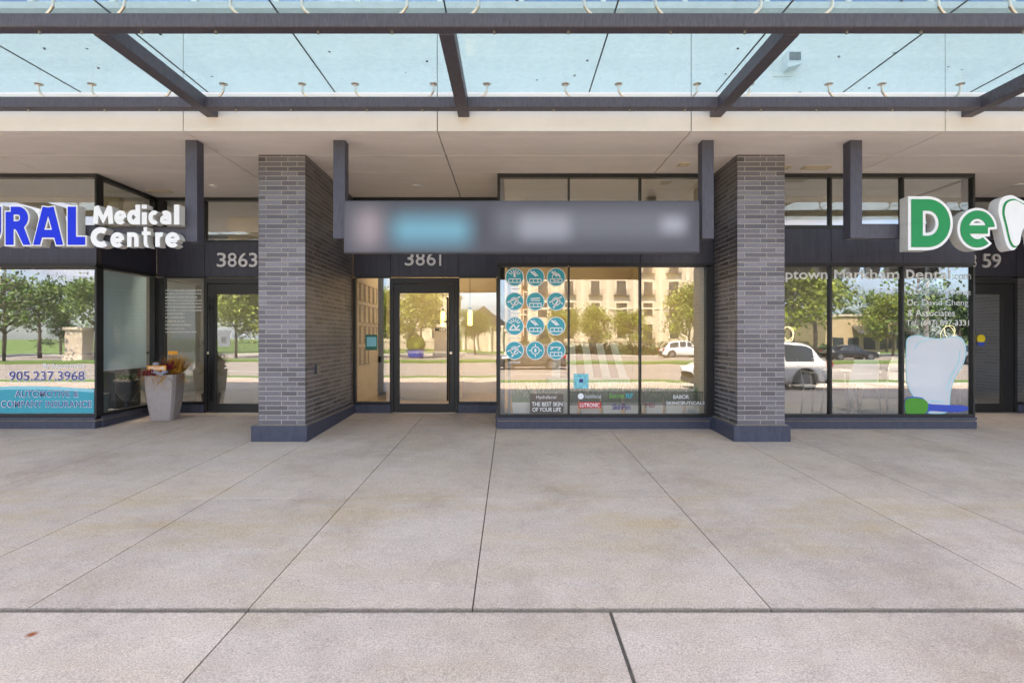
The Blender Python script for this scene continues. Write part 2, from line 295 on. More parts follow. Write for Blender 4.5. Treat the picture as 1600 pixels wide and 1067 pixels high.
M = dict(
 conc=concrete(),
 joint=mat('joint filler', (.10, .085, .07), .95, var=.3, vs=20),
 base=mat('slate plinth', (.047, .053, .082), .5, var=.35, vs=14, bump=.15, bs=50, stretch=(1, 1, .4)),
 ledge=mat('ledge', (.24, .20, .15), .7, var=.25, vs=20),
 brick=mat('charcoal brick', (.148, .142, .160), .34, metal=.66, var=.42, vs=60, bump=.5, bs=110, isl=.32, spec=.6),
 mortar=mat('mortar', (.44, .40, .36), .9, var=.15, vs=40),
 frame=mat('black aluminium', (.013, .013, .014), .42, var=.2, vs=6, spec=.5),
 span=mat('charcoal metal panel', (.042, .042, .058), .42, metal=.25, var=.28, vs=5, stretch=(5, 5, .6)),
 steel=mat('weathered steel paint', (.070, .068, .090), .5, metal=.15, var=.30, vs=9, stretch=(6, 6, 1.2), bump=.08, bs=60, det=8),
 beam=mat('weathered canopy paint', (.075, .068, .085), .5, metal=.1, var=.40, vs=12, stretch=(6, 2, 1), bump=.12, bs=60, det=9),
 fascia=mat('fascia panel', (.84, .81, .76), .5, var=.05, vs=2),
 soffit=mat('soffit panel', (.86, .79, .74), .55, var=.06, vs=1.5, stretch=(1, 3, 1)),
 gap=mat('panel gap', (.06, .05, .045), .9),
 chrome=mat('brushed steel', (.62, .56, .48), .28, metal=.9),
 glassA=glass('storefront glass', .16, (.90, .93, .94), wav=.09),
 glassS=glass('clear side glass', .0, (.93, .96, .97), wav=.1),
 glassW=glass('warm storefront glass', .15, (.95, .95, .92), wav=.10),
 glassT=glass('transom glass', .16, (.93, .95, .95), wav=.1),
 glassC=glass('canopy glass', .0, (.735, .85, .86), dirt=.22, ior=1.25, rough=.12),
 glassB=glass('blue curtain glass', .40, (.35, .6, .8), wav=.1),
 white=mat('white paint', (.78, .78, .76), .5, var=.05, vs=6),
 letter=mat('white sign return', (.58, .565, .53), .45, var=.12, vs=5),
 lwhite=mat('white acrylic', (.74, .74, .73), .3, var=.03, vs=4),
 blue=mat('blue acrylic', (.002, .03, .60), .5, spec=.15),
 green=mat('green acrylic', (.004, .26, .09), .5, spec=.15),
 numb=mat('satin aluminium number', (.62, .61, .60), .4, metal=.2),
 teal=mat('teal vinyl', (.0, .33, .42), .4, var=.06, vs=10),
 tealm=mat('bright teal vinyl', (.0, .36, .43), .4),
 tealp=mat('pale teal vinyl', (.22, .60, .68), .4),
 navy=mat('navy vinyl', (.03, .02, .20), .4),
 vwhite=mat('white vinyl', (.80, .82, .83), .4),
 vgrey=film('grey vinyl', (.74, .76, .75), .9),
 fwhite=film('frosted white vinyl', (.80, .84, .86), .62),
 ftooth=film('milky white vinyl', (.80, .85, .90), .60),
 fdark=film('smoke vinyl', (.10, .11, .10), .26),
 shade=mat('roller shade', (.62, .68, .68), .8, var=.03, vs=5),
 cream=mat('cream wall', (.62, .52, .34), .8, var=.05, vs=2),
 warm=mat('honey wall', (.66, .57, .41), .7, var=.08, vs=2),
 wood=mat('light wood floor', (.50, .36, .20), .4, var=.15, vs=3, stretch=(8, .6, 1)),
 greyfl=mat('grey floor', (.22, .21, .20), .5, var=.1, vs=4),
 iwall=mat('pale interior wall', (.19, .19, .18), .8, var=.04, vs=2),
 dwall=mat('dark interior wall', (.10, .10, .10), .8, var=.1, vs=2),
 red=mat('red vinyl', (.55, .01, .02), .4),
 sign_g=mat('green poster', (.01, .17, .11), .4),
 paper=mat('paper', (.75, .75, .72), .7),
 black=mat('black plastic', (.015, .015, .016), .4),
 urn=mat('dark urn', (.05, .05, .055), .4),
 pot=mat('green grey pot', (.17, .22, .20), .6),
 ribs=mat('planter resin', (.38, .335, .32), .7, var=.12, vs=12),
 leaf=mat('leaf', (.08, .15, .02), .55, isl=.45, var=.15, vs=1.2),
 leafy=mat('yellow leaf', (.17, .22, .018), .55, isl=.45, var=.15, vs=1.2),
 leafd=mat('dark leaf', (.035, .085, .025), .6, isl=.45, var=.15, vs=1.2),
 bark=mat('bark', (.13, .10, .08), .9, var=.3, vs=8),
 grass=mat('lawn', (.10, .17, .03), .9, var=.35, vs=3),
 asphalt=mat('asphalt', (.27, .235, .20), .9, var=.12, vs=.6),
 kerb=mat('kerb', (.42, .40, .37), .9, var=.1, vs=3),
 rdmark=mat('road paint', (.75, .74, .70), .7),
 stone=mat('limestone', (.54, .46, .36), .85, var=.12, vs=1.2),
 stoned=mat('carved limestone trim', (.64, .56, .45), .85, var=.1, vs=2),
 tan=mat('tan cladding', (.48, .36, .22), .85, var=.1, vs=1),
 redb=mat('red brick', (.33, .16, .10), .9, var=.15, vs=2),
 wing=mat('window glass far', (.03, .04, .05), .12),
 carw=mat('white car paint', (.78, .78, .77), .2, coat=.6),
 cark=mat('black car paint', (.01, .01, .012), .15, coat=.8),
 carg=mat('silver car paint', (.42, .45, .48), .2, metal=.6, coat=.6),
 card=mat('grey car paint', (.12, .11, .10), .2, metal=.4, coat=.6),
 tyre=mat('tyre', (.02, .02, .02), .8),
 rim=mat('rim', (.25, .25, .26), .35, metal=.8),
 taill=mat('tail light', (.45, .01, .01), .2),
 straw=mat('straw', (.55, .27, .04), .8, isl=.5),
 burg=mat('burgundy leaf', (.22, .01, .03), .6, isl=.4),
 orange=mat('orange board', (.80, .33, .02), .5),
 bow=mat('grey ribbon', (.35, .35, .42), .6, var=.4, vs=60),
 gtip=mat('pale grass tip', (.70, .72, .60), .6, isl=.2),
 gblade=mat('grass blade', (.07, .22, .03), .6, isl=.4),
 lamp=mat('lit lamp', (.9, .8, .5), .5, emit=(1, .84, .50), es=.5),
 pend=mat('lit pendant', (.9, .7, .3), .5, emit=(1, .62, .18), es=1.5),
 panel=mat('lit ceiling panel', (.9, .9, .85), .5, emit=(1, .93, .80), es=4),
 panel_fill=mat('hidden fill light panel', (.9, .9, .85), .5, emit=(1, .95, .88), es=38),  # strong glow of the two fill panels added for the shade and the chairs
 panelw=mat('warm ceiling panel', (.9, .85, .7), .5, emit=(1, .86, .64), es=5),
 bluesp=mat('blue spandrel glass', (.03, .17, .42), .15, var=.4, vs=2),
 palesp=mat('pale grey green spandrel glass', (.42, .50, .48), .2, var=.2, vs=2),
 yellow=mat('yellow vinyl', (.80, .62, .02), .4),
 bluev=mat('blue vinyl', (.02, .07, .45), .4),
 brush=mat('green bristles', (.06, .30, .03), .7, var=.5, vs=60),
 brown=mat('brown stripe', (.34, .20, .13), .7),
)

t_ = M['shade'].node_tree; tl_ = t_.nodes.new('ShaderNodeBsdfTranslucent'); tl_.inputs[0].default_value = (.75, .85, .86, 1); mx_ = t_.nodes.new('ShaderNodeMixShader'); mx_.inputs[0].default_value = .5
t_.links.new(t_.nodes['Principled BSDF'].outputs[0], mx_.inputs[1]); t_.links.new(tl_.outputs[0], mx_.inputs[2]); t_.links.new(mx_.outputs[0], t_.nodes['Material Output'].inputs[0])
# ------------------------------------------------------------------ ground
g = MB()
xs = [-40, -12.4, -9.1, -7.6, -5.23, -3.68, -2.86, -1.55, -.226, 1.54, 3.25, 4.1, 5.87, 7.6, 9.4, 12.4, 40]
def slab(m, x0, x1, y0, y1, gx0, gx1, gy0, gy1, dz=0):
    x0 += gx0; x1 -= gx1; y0 += gy0; y1 -= gy1; t = .10
    m.add([(x0, y0, gz(y0) - t), (x1, y0, gz(y0) - t), (x1, y1, gz(y1) - t), (x0, y1, gz(y1) - t),
           (x0, y0, gz(y0) + dz), (x1, y0, gz(y0) + dz), (x1, y1, gz(y1) + dz), (x0, y1, gz(y1) + dz)],
          [(0, 3, 2, 1), (4, 5, 6, 7), (0, 1, 5, 4), (1, 2, 6, 5), (2, 3, 7, 6), (3, 0, 4, 7)])
for i in range(len(xs) - 1):
    slab(g, xs[i], xs[i + 1], 5.15, 10.0, .004, .004, .002, 0)
    slab(g, xs[i], xs[i + 1], 3.165, 5.15, .004, .004, .011, .002)
fx = [-40, -8, -4.9, -1.55, .585, 3.05, 6.2, 40]
for i in range(len(fx) - 1):
    a = .010 if fx[i] == .585 else .005; b = .010 if fx[i + 1] == .585 else .005
    for (ya, yb) in ((-5.7, -3.3), (-3.3, -.4), (-.4, 3.165)):
        slab(g, fx[i], fx[i + 1], ya, yb, a, b, .004, .011 if yb > 3 else .004, -.006)
g.build('pavement', M['conc'], bevel=.0025, kind='structure')
sb = MB(); sb.add([(-40, -5.7, gz(-5.7) - .018), (40, -5.7, gz(-5.7) - .018), (40, 9.99, gz(9.99) - .018), (-40, 9.99, gz(9.99) - .018)], [(0, 1, 2, 3)])
sb.build('pavement_joint_bed', M['joint'], kind='structure')
RZ = -.72
MB().box(-300, 300, -6.1, -5.7, -1.0, -.53).build('kerb', M['kerb'], kind='structure')
MB().box(-300, 300, -7.6, -6.1, -1.0, -.545).build('grass_verge', M['grass'], kind='structure')
MB().box(-300, 300, -46, -7.6, -1.0, RZ).build('road', M['asphalt'], kind='structure')
MB().box(-300, 300, -49, -46, -1.0, RZ + .13).build('sidewalk', M['kerb'], kind='structure')
MB().box(-900, 900, -900, -49, -1.0, RZ + .16).build('lawn', M['grass'], kind='structure')
MB().box(-900, 900, -7, 900, -1.5, -1.01).build('ground', M['grass'], kind='structure')
rm = MB()
for k in range(-20, 20):
    rm.box(k * 9, k * 9 + 3, -14.1, -13.98, RZ + .001, RZ + .005); rm.box(k * 9, k * 9 + 3, -40.1, -39.98, RZ + .001, RZ + .005)
rm.build('lane_markings', M['rdmark'], kind='structure')
MB().box(-120, 120, -29.5, -26, RZ - .1, RZ + .15).build('median', M['grass'], kind='structure')

# ------------------------------------------------------------------ the building
B = empty('commercial_building', (0, 12, 0), 'low commercial building with dark glazed storefronts, charcoal brick pillars and pale fascia', 'building')
def part(mb, name, m, **kw): return mb.build(name, m, B, **kw)
# fascia: panels 3.18 wide with narrow open joints
FY = 6.73
fj = [-4.10 + 3.18 * k for k in range(-4, 7)]
fa = MB()
for a, b in zip(fj[:-1], fj[1:]): fa.box(a + .006, b - .006, FY, FY + .05, SOF, 5.42)
part(fa, 'fascia', M['fascia'])
part(MB().box(fj[0], fj[-1], FY + .02, FY + .1, SOF + .03, 5.40), 'fascia_backing', M['gap'])
so = MB()
for a, b in zip(fj[:-1], fj[1:]):
    for (y0, y1) in ((FY + .052, 6.90), (6.908, 7.622), (7.640, 8.405), (8.418, 10.2)):
        so.box(a + .008, b - .008, y0, y1, SOF, SOF + .04)
part(so, 'soffit', M['soffit'])
part(MB().box(fj[0], fj[-1], FY + .1, 16, SOF + .045, SOF + .3), 'soffit_backing', M['gap'])
# upper storey: blue curtain glazing set back a little above the fascia
part(MB().box(fj[0], fj[-1], 6.60, 6.95, 5.42, 5.50), 'coping', M['letter'])
up = MB(); pw = 1.06
x = fj[0]
k = 0
uxs = []
while x < fj[-1] - .1:
    up.box(x - .03, x + .03, 6.95, 7.06, 5.50, 8.6); uxs.append(x); x += pw
for z in (5.50, 6.45, 8.54): up.box(fj[0], fj[-1], 6.955, 7.05, z, z + .06)
uf = part(up, 'upper_window', M['white'], label='blue upper storey glazing above the canopy')
for x in uxs[:-1]:
    MB().box(x + .032, x + pw - .032, 6.99, 7.00, 5.57, 6.44).build('pane', (M['bluesp'], M['glassB'], M['bluesp'], M['palesp'])[int(x * 3.7) % 4], uf)
    MB().box(x + .032, x + pw - .032, 6.99, 7.00, 6.52, 8.53).build('pane', M['glassB'], uf)
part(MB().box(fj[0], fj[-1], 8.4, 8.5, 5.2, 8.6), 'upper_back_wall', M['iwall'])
part(MB().box(fj[0], fj[-1], 6.8, 16, 8.62, 12.9), 'unseen_upper_block', M['tan'])  # unseen block, its height chosen for how far its shadow reaches over the plaza
part(MB().box(fj[0], fj[-1], 6.8, 16, 5.1, 5.19), 'upper_floor', M['greyfl'])
part(MB().box(fj[0], fj[-1], 16, 16.3, -.3, 9.9), 'rear_wall', M['tan'])
part(MB().box(fj[0] - .3, fj[0], 6.73, 16.3, -.6, 9.9), 'side_wall', M['tan']); part(MB().box(fj[-1], fj[-1] + .3, 6.73, 16.3, -.6, 9.9), 'side_wall', M['tan'])

# brick pillars
def pillar(x0, x1, y0, y1, lab):
    c = .0675; br = MB(); z = .155; row = 0; j = .010; dp = .09
    L = .305
    while z < SOF - .004:
        zt = min(z + c - j, SOF - .002)
        wq = x1 - x0
        cuts = [0, .105, .41, wq] if row % 2 else [0, .325, .545, wq]
        if row % 2 == 0: br.box(x0, x0 + .32, y0, y0 + dp, z, zt); br.box(x0 + .33, x0 + .54, y0, y0 + dp, z, zt); br.box(x0 + .55, x1, y0, y0 + dp, z, zt)
        else: br.box(x0, x0 + .10, y0, y0 + dp, z, zt); br.box(x0 + .11, x0 + .41, y0, y0 + dp, z, zt); br.box(x0 + .42, x1, y0, y0 + dp, z, zt)
        y = y0 + dp + .010 + (0 if row % 2 else .215)
        if row % 2 == 0:
            br.box(x1 - dp, x1, y0 + dp + .0, y0 + dp + .205, z, zt); br.box(x0, x0 + dp, y0 + dp, y0 + dp + .205, z, zt)
        while y < y1:
            ye = min(y + L - j, y1)
            if ye - y > .01: br.box(x1 - dp, x1, y, ye, z, zt); br.box(x0, x0 + dp, y, ye, z, zt)
            y += L
        z += c; row += 1
    p = part(MB().box(x0 + .003, x1 - .003, y0 + .003, y1, .14, SOF - .001), 'brick_pillar', M['mortar'], label=lab)
    br.build('brick_face', M['brick'], p)
    MB().box(x0 - .03, x1 + .03, y0 - .035, y1 + .0, .142, .152).build('ledge', M['ledge'], p)
    MB().box(x0 - .075, x1 + .05, y0 - .07, y1 + .0, -.35, .141).build('plinth', M['base'], p, bevel=.006)
    return p
pillar(9.975, 10.644, PIL, DOOR - .02, 'far right brick pillar outside the picture, seen reflected'); pillar(-10.34, -9.67, PIL, DOOR - .02, 'far left brick pillar outside the picture')
pL = pillar(-3.566, -2.905, PIL, DOOR - .02, 'left brick pillar beside the central door')
pR = pillar(3.204, 3.873, PIL, DOOR - .02, 'right brick pillar between the two window bays')
cr_ = MB().box(-2.905, -2.872, 7.98, 8.07, .84, .98)
cr = cr_.build('card_reader', M['urn'], pL, bevel=.006, label='small metal box on the side of the left brick pillar')
MB().box(-2.872, -2.860, 7.985, 8.065, .85, .97).build('cover_plate', M['ledge'], cr, bevel=.003)

# glazing
def glaze(o, u, n, U0, U1, mulls, kind='bay', gm=None, skip=(), base=True, lab=None, transom=True, edges=(.05, .05), fr=.05):
    """mulls: list of u positions; rows are transom, panel, main glass, base"""
    gm = gm or M['glassA']
    f = MB(); ob = lambda a, b, c, d, e, g_: f.obox(o, u, n, a, b, c, d, e, g_)
    zt = SOF - .003
    cols = [U0] + list(mulls) + [U1]
    zb = (.177, 2.493, 2.553, 3.097, 3.147, 3.90) if kind == 'bay' else (.200, 2.480, 2.510, 3.144, 3.18, 3.90)
    g0, g1, s0, s1, t0, t1 = zb
    h = fr / 2
    # posts
    for i, c in enumerate(cols):
        a, b = (c, c + edges[0]) if i == 0 else ((c - edges[1], c) if i == len(cols) - 1 else (c - h * .55, c + h * .55))
        ob(a, b, -.10, .0, t0 - .001, zt); 
        ob(a, b, -.10, .0, 0.0 if not base else .10, g1 + .001)
    for i in range(len(cols) - 1):
        a = cols[i] + (edges[0] if i == 0 else h * .55); b = cols[i + 1] - (edges[1] if i == len(cols) - 2 else h * .55)
        ob(a, b, -.10, -.003, t1, zt)
        if i not in skip:
            ob(a, b, -.10, -.003, g0 - .045, g0)
            ob(a, b, -.10, -.003, g1, g1 + .02)
    ob(U0, U1, -.10, .006, s1, t0); ob(U0, U1, -.10, .008, g1 + .02, s0)
    w_ = f.build('window', M['frame'], B, label=lab)
    for i in range(len(cols) - 1):
        a = cols[i] + (edges[0] if i == 0 else h * .55); b = cols[i + 1] - (edges[1] if i == len(cols) - 2 else h * .55)
        MB().obox(o, u, n, a, b, -.052, -.046, t0, t1).build('pane', M['glassT'], w_)
        if i not in skip: MB().obox(o, u, n, a, b, -.052, -.046, g0, g1).build('pane', gm, w_)
    for i in range(len(cols) - 1):
        a = cols[i] + .004; b = cols[i + 1] - .004
        MB().obox(o, u, n, a, b, -.10, -.004, s0 + .002, s1 - .002).build('spandrel_panel', M['span'], w_)
    MB().obox(o, u, n, U0 + .001, U1 - .001, -.09, -.03, s0, s1).build('panel_backing', M['gap'], w_)
    for i in range(len(cols) - 1):
        if i in skip: continue
        a, b = cols[i], cols[i + 1]
        if base and kind == 'bay':
            pass
        else:
            MB().obox(o, u, n, a, b, -.10, .02, -.25, g0 - .05).build('plinth', M['base'], w_)
    if kind == 'bay':
        MB().obox(o, u, n, U0, U1, -.10, .035, .088, .130).build('sill', M['base'], w_)
        MB().obox(o, u, n, U0, U1, -.10, .012, .066, .088).build('ledge', M['ledge'], w_)
        MB().obox(o, u, n, U0, U1, -.10, .03, -.35, .066).build('plinth', M['base'], w_)
    return w_
# central bay
glaze((0, BAY), (1, 0), (0, -1), -.21, 3.198, [.916, 2.044], gm=M['glassW'], lab='central display window with teal round stickers', edges=(.045, .12))
glaze((-.21, BAY + .1), (0, 1), (-1, 0), .0, DOOR - BAY - .1005, [], gm=M['glassW'], base=True)
# right bay
glaze((0, BAY), (1, 0), (0, -1), 3.88, 7.31, [5.045, 6.18], lab='right display window with the big tooth picture', edges=(.05, .03))
glaze((7.31, BAY + .1), (0, 1), (1, 0), .0, DOOR - BAY - .1005, [], )
# left bay
glaze((0, BAY), (1, 0), (0, -1), -16, -6.52, [-13.9, -12.4, -10.9, -9.3], lab='left display window with the teal insurance banner', edges=(.05, .03))
glaze((-6.52, BAY + .1), (0, 1), (1, 0), .0, DOOR - BAY - .1005, [], gm=M['glassS'], lab='narrow side window of the left bay, roller shade inside')
# recessed entrances
glaze((0, DOOR), (1, 0), (0, -1), -6.519, -3.26, [-5.64, -4.36], kind='rec', skip=(1,), base=False, edges=(.13, .05), lab='recessed entrance front of the left unit')
glaze((0, DOOR), (1, 0), (0, -1), -2.905, -.215, [-2.215, -.965], kind='rec', skip=(1,), base=False, gm=M['glassW'], edges=(.05, .05), lab='recessed entrance front of the central unit')
glaze((0, DOOR), (1, 0), (0, -1), 7.32, 16, [8.05, 9.32, 10.4, 12, 14], kind='rec', skip=(1,), base=False, edges=(.05, .05), lab='recessed entrance front of the right unit')
def door(x0, x1, gx0, gx1, gt, hx, lab, gm, side):
    f = MB()
    y0, y1 = DOOR - .012, DOOR + .06
    f.box(x0, x0 + .05, y0 - .012, DOOR + .1, 0, 2.478); f.box(x1 - .05, x1, y0 - .012, DOOR + .1, 0, 2.478); f.box(x0 + .05, x1 - .05, y0 - .012, DOOR + .1, 2.37, 2.478)
    a, b = x0 + .056, x1 - .056
    f.box(a, gx0, y0, y1, .012, 2.362); f.box(gx1, b, y0, y1, .012, 2.362); f.box(gx0, gx1, y0, y1, gt, 2.362); f.box(gx0, gx1, y0, y1, .012, .165)
    d = f.build('door', M['frame'], B, label=lab, bevel=.003)
    MB().box(gx0, gx1, DOOR + .02, DOOR + .026, .165, gt).build('pane', gm, d)
    h = MB(); h.tube([(hx, y0 - .07, .23), (hx, y0 - .07, 2.12)], .014, 10)
    for z in (.42, 1.93): h.tube([(hx, y0, z), (hx, y0 - .07, z)], .011, 8)
    h.build('handle', M['black'], d, smooth=True)
    lx = hx + side * .055
    MB().tube([(lx, y0 + .002, 1.10), (lx, y0 - .018, 1.10)], .025, 14).build('lock', M['chrome'], d)
    MB().box(x0 + .05, x1 - .05, DOOR - .06, DOOR + .1, -.02, .010).build('threshold', M['chrome'], d)
    return d
door(-2.205, -.975, -2.05, -1.144, 2.20, -1.155, 'black framed glass door of the central unit', M['glassW'], 1)
door(-5.63, -4.37, -5.43, -4.56, 2.18, -5.50, 'black framed glass door of the left unit, notice inside', M['glassA'], -1)
door(8.06, 9.31, 8.25, 9.05, 2.18, 8.31, 'black framed glass door of the right unit', M['glassA'], -1)
MB().box(X(710, DOOR), X(715, DOOR), DOOR - .03, DOOR - .001, Z(522, DOOR), Z(512, DOOR)).build('door_keypad', M['black'], B, bevel=.004)

# interior shells, one per unit
def shell(x0, x1, wallm, floorm, yb, warm):
    part(MB().box(x0, x1, DOOR + .1, yb, -.2, .0), 'interior_floor', floorm)
    part(MB().box(x0, x1, yb, yb + .1, -.2, SOF), 'interior_back_wall', wallm)
    part(MB().box(x0 - .06, x0, DOOR + .1, yb, -.2, SOF), 'interior_partition', wallm); part(MB().box(x1, x1 + .06, DOOR + .1, yb, -.2, SOF), 'interior_partition', wallm)
    part(MB().box(x0, x1, DOOR + .11, yb, 3.90, 3.955), 'interior_ceiling', M['white'])
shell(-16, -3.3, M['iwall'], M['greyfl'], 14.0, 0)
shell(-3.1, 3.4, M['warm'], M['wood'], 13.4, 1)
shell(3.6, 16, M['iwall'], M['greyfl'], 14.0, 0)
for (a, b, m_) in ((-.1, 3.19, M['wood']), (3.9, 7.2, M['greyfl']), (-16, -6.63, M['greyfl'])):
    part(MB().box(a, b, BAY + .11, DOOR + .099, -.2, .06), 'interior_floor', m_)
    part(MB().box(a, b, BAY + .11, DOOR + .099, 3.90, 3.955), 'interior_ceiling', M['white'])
# partition ends behind the pillars
part(MB().box(3.40, 3.60, DOOR, 13.9, -.2, SOF), 'interior_partition', M['iwall']); part(MB().box(-3.3, -3.1, DOOR, 13.9, -.2, SOF), 'interior_partition', M['iwall'])
# cream bulkheads seen through the transoms
for (a, b, y_, m_) in ((-16, -7.0, 9.6, M['cream']), (-5.9, -3.35, 11.2, M['cream']), (.25, 3.1, 9.7, M['warm']), (4.0, 6.95, 9.6, M['cream']), (-2.9, -.4, 11.3, M['warm'])):
    part(MB().box(a, b, y_, y_ + .12, 3.28, 3.89), 'bulkhead', m_)
def ceil_light(x, y, m_, lab, grp, z=3.895, sx=1.1, sy=.55):
    o = empty('ceiling_light', (x, y, z - .04), lab, 'ceiling light', grp)
    MB().box(x - sx / 2, x + sx / 2, y - sy / 2, y + sy / 2, z - .03, z).build('housing', M['white'], o)
    MB().box(x - sx / 2 + .03, x + sx / 2 - .03, y - sy / 2 + .03, y + sy / 2 - .03, z - .036, z - .031).build('diffuser', m_, o)
ceil_light(-8.6, 11.4, M['panel'], 'lit white ceiling panel inside the left unit over its bay', 'ceiling panels inside')
ceil_light(-8.4, 9.86, M['panel_fill'], 'hidden fill light panel added inside the left bay to brighten the roller shade', 'ceiling panels inside', sy=.2, sx=1.3)  # added behind the bulkhead, out of sight, to light up the roller shade
ceil_light(-4.9, 12.4, M['panel'], 'lit white ceiling panel inside the left unit behind its door', 'ceiling panels inside')
ceil_light(-1.7, 11.9, M['panelw'], 'warm lit ceiling panel inside behind the central door', 'ceiling panels inside')
ceil_light(1.6, 10.9, M['panelw'], 'warm lit ceiling panel inside above the grass planters', 'ceiling panels inside')
ceil_light(5.3, 9.86, M['panel_fill'], 'long hidden fill light panel added inside the right bay to brighten the chairs', 'ceiling panels inside', sy=.2, sx=1.3)  # added out of sight behind the bulkhead so the chairs show brighter
ceil_light(5.6, 11.2, M['panel'], 'lit white ceiling panel inside the right unit over its chairs', 'ceiling panels inside')
ceil_light(9.6, 11.9, M['panel'], 'lit white ceiling panel inside the right unit by its door', 'ceiling panels inside')

# ------------------------------------------------------------------ canopy
K = empty('glass_canopy', (0, FY, SOF + .17), 'dark steel and glass canopy projecting from the pale fascia above the storefronts', 'canopy')
zb_ = EYE + 2.756; zt_ = zb_ + .128; GZ = EYE + 3.06
YB, YF = 6.43, 4.77
cx = [-10.02, -6.875, -3.73, -.585, 2.56, 5.705, 8.85, 11.995]
for a, b in zip(cx[:-1], cx[1:]):
    MB().box(a + .07, b - .07, YB, YB + .13, zb_ + .004, zt_).build('back_beam', M['beam'], K, bevel=.006)
MB().box(cx[0] - .5, cx[-1] + .5, YF, YF + .12, zb_ + .002, zt_).build('front_beam', M['beam'], K, bevel=.012)
for c in cx:
    MB().box(c - .07, c + .07, YF + .121, FY - .002, zb_, zt_ + .02).build('rafter', M['beam'], K, bevel=.006)
jx = [-10.13 + 1.587 * k for k in range(0, 15)]
GF = 3.05
for a, b in zip(jx[:-1], jx[1:]):
    MB().box(a + .006, b - .006, GF, FY - .02, GZ, GZ + .012).build('glass_panel', M['glassC'], K)
sl = MB()
for a in jx: sl.box(a - .0065, a + .0065, GF, FY - .02, GZ + .001, GZ + .011)
sl.build('sealant_strips', M['frame'], K)
def fitting(x, y, side):
    o = MB()
    zt = GZ - .001; zb = zt_ - .001
    o.lathe((x, y + .01, zt - .012), [(.036, 0), (.048, .006), (.048, .014)], 14)
    o.lathe((x, y + .01, zt - .05), [(.012, 0), (.012, .02), (.02, .034), (.024, .039)], 12)
    pts = [(x, y + .01, zt - .045), (x + side * .004, y + .01, zt - .09), (x + side * .028, y + .012, zt - .125), (x + side * .075, y + .018, zb + .012)]
    o.tube(pts, [.014, .015, .014, .013], 8)
    pass
    o.box(x + side * .03 if side > 0 else x - .11, x + .11 if side > 0 else x - .03, y - .01, y + .05, zb, zb + .012)
    o.build('spider_fitting', M['chrome'], K, smooth=False)
bl = MB()
for a, b in zip(jx[:-1], jx[1:]):
    for yy in (YB + .04, YF + .04):
        if yy > 6 and any(abs(q - c) < .12 for q in (a + .32, b - .32) for c in cx): pass
        fitting(a + .32, yy, 1 if (round((a - jx[0]) / 1.587) % 2) else -1); fitting(b - .32, yy, -1 if (round((a - jx[0]) / 1.587) % 2) else 1)
        for q in (a + .46, b - .46): bl.tube([(q, yy + .03, zb_ + .006), (q, yy + .03, zb_ - .022)], .012, 8)
bl.build('bolts', M['chrome'], K)

# wall lamp on the fascia
wx, wz = 3.48, 4.80
wl = empty('wall_lamp', (wx, FY, wz - .15), 'small square floodlight on the pale fascia, seen through the canopy glass', 'wall lamp')
MB().box(wx - .2, wx + .03, FY - .012, FY - .001, wz - .16, wz + .12).build('plate', M['fascia'], wl)
MB().prism([(wx - .09, wz - .12), (wx + .09, wz - .07), (wx + .09, wz + .09), (wx - .09, wz + .09)], FY - .15, FY - .013).build('housing', M['white'], wl, bevel=.006)
MB().box(wx - .07, wx + .07, FY - .155, FY - .151, wz - .03, wz + .07).build('lens', M['wing'], wl)

# soffit fittings
for (px, py, wd, lab) in ((1068, 257, .10, 'small yellowed vent in the soffit left of the right brick pillar'), (1275, 262, .34, 'slotted yellowed vent in the soffit right of the right brick pillar'), (1222, 262, .16, 'slotted vent in the soffit touching the right brick pillar'), (250, 299, .34, 'slotted vent in the soffit above the left side window')):
    d_ = F * (SOF - EYE) / (528 - py); xx = X(px, d_)
    v = empty('soffit_vent', (xx, d_, SOF - .03), lab, 'vent', 'soffit vents')
    fr_ = MB(); fr_.box(xx - wd / 2 - .03, xx + wd / 2 + .03, d_ - .08, d_ - .055, SOF - .012, SOF - .001); fr_.box(xx - wd / 2 - .03, xx + wd / 2 + .03, d_ + .055, d_ + .08, SOF - .012, SOF - .001)
    fr_.box(xx - wd / 2 - .03, xx - wd / 2, d_ - .055, d_ + .055, SOF - .012, SOF - .001); fr_.box(xx + wd / 2, xx + wd / 2 + .03, d_ - .055, d_ + .055, SOF - .012, SOF - .001)
    fr_.build('frame', M['cream'], v)
    sv = MB()
    for q in range(4): sv.box(xx - wd / 2, xx + wd / 2, d_ - .05 + q * .028, d_ - .036 + q * .028, SOF - .010, SOF - .002)
    sv.build('slats', M['warm'], v)
for (px, py, lab) in ((335, 291, 'round recessed downlight in the soffit before the left door'), (652, 291, 'round recessed downlight in the soffit before the central door'), (1592, 289, 'round recessed downlight in the soffit above the right entrance')):
    d_ = F * (SOF - EYE) / (528 - py); xx = X(px, d_)
    v = empty('downlight', (xx, d_, SOF - .02), lab, 'downlight', 'soffit downlights')
    MB().lathe((xx, d_, SOF - .012), [(.085, 0), (.085, .011)], 20).build('trim_ring', M['white'], v)
    MB().lathe((xx, d_, SOF - .016), [(.055, 0), (.055, .0035)], 20).build('lens', M['lwhite'], v)

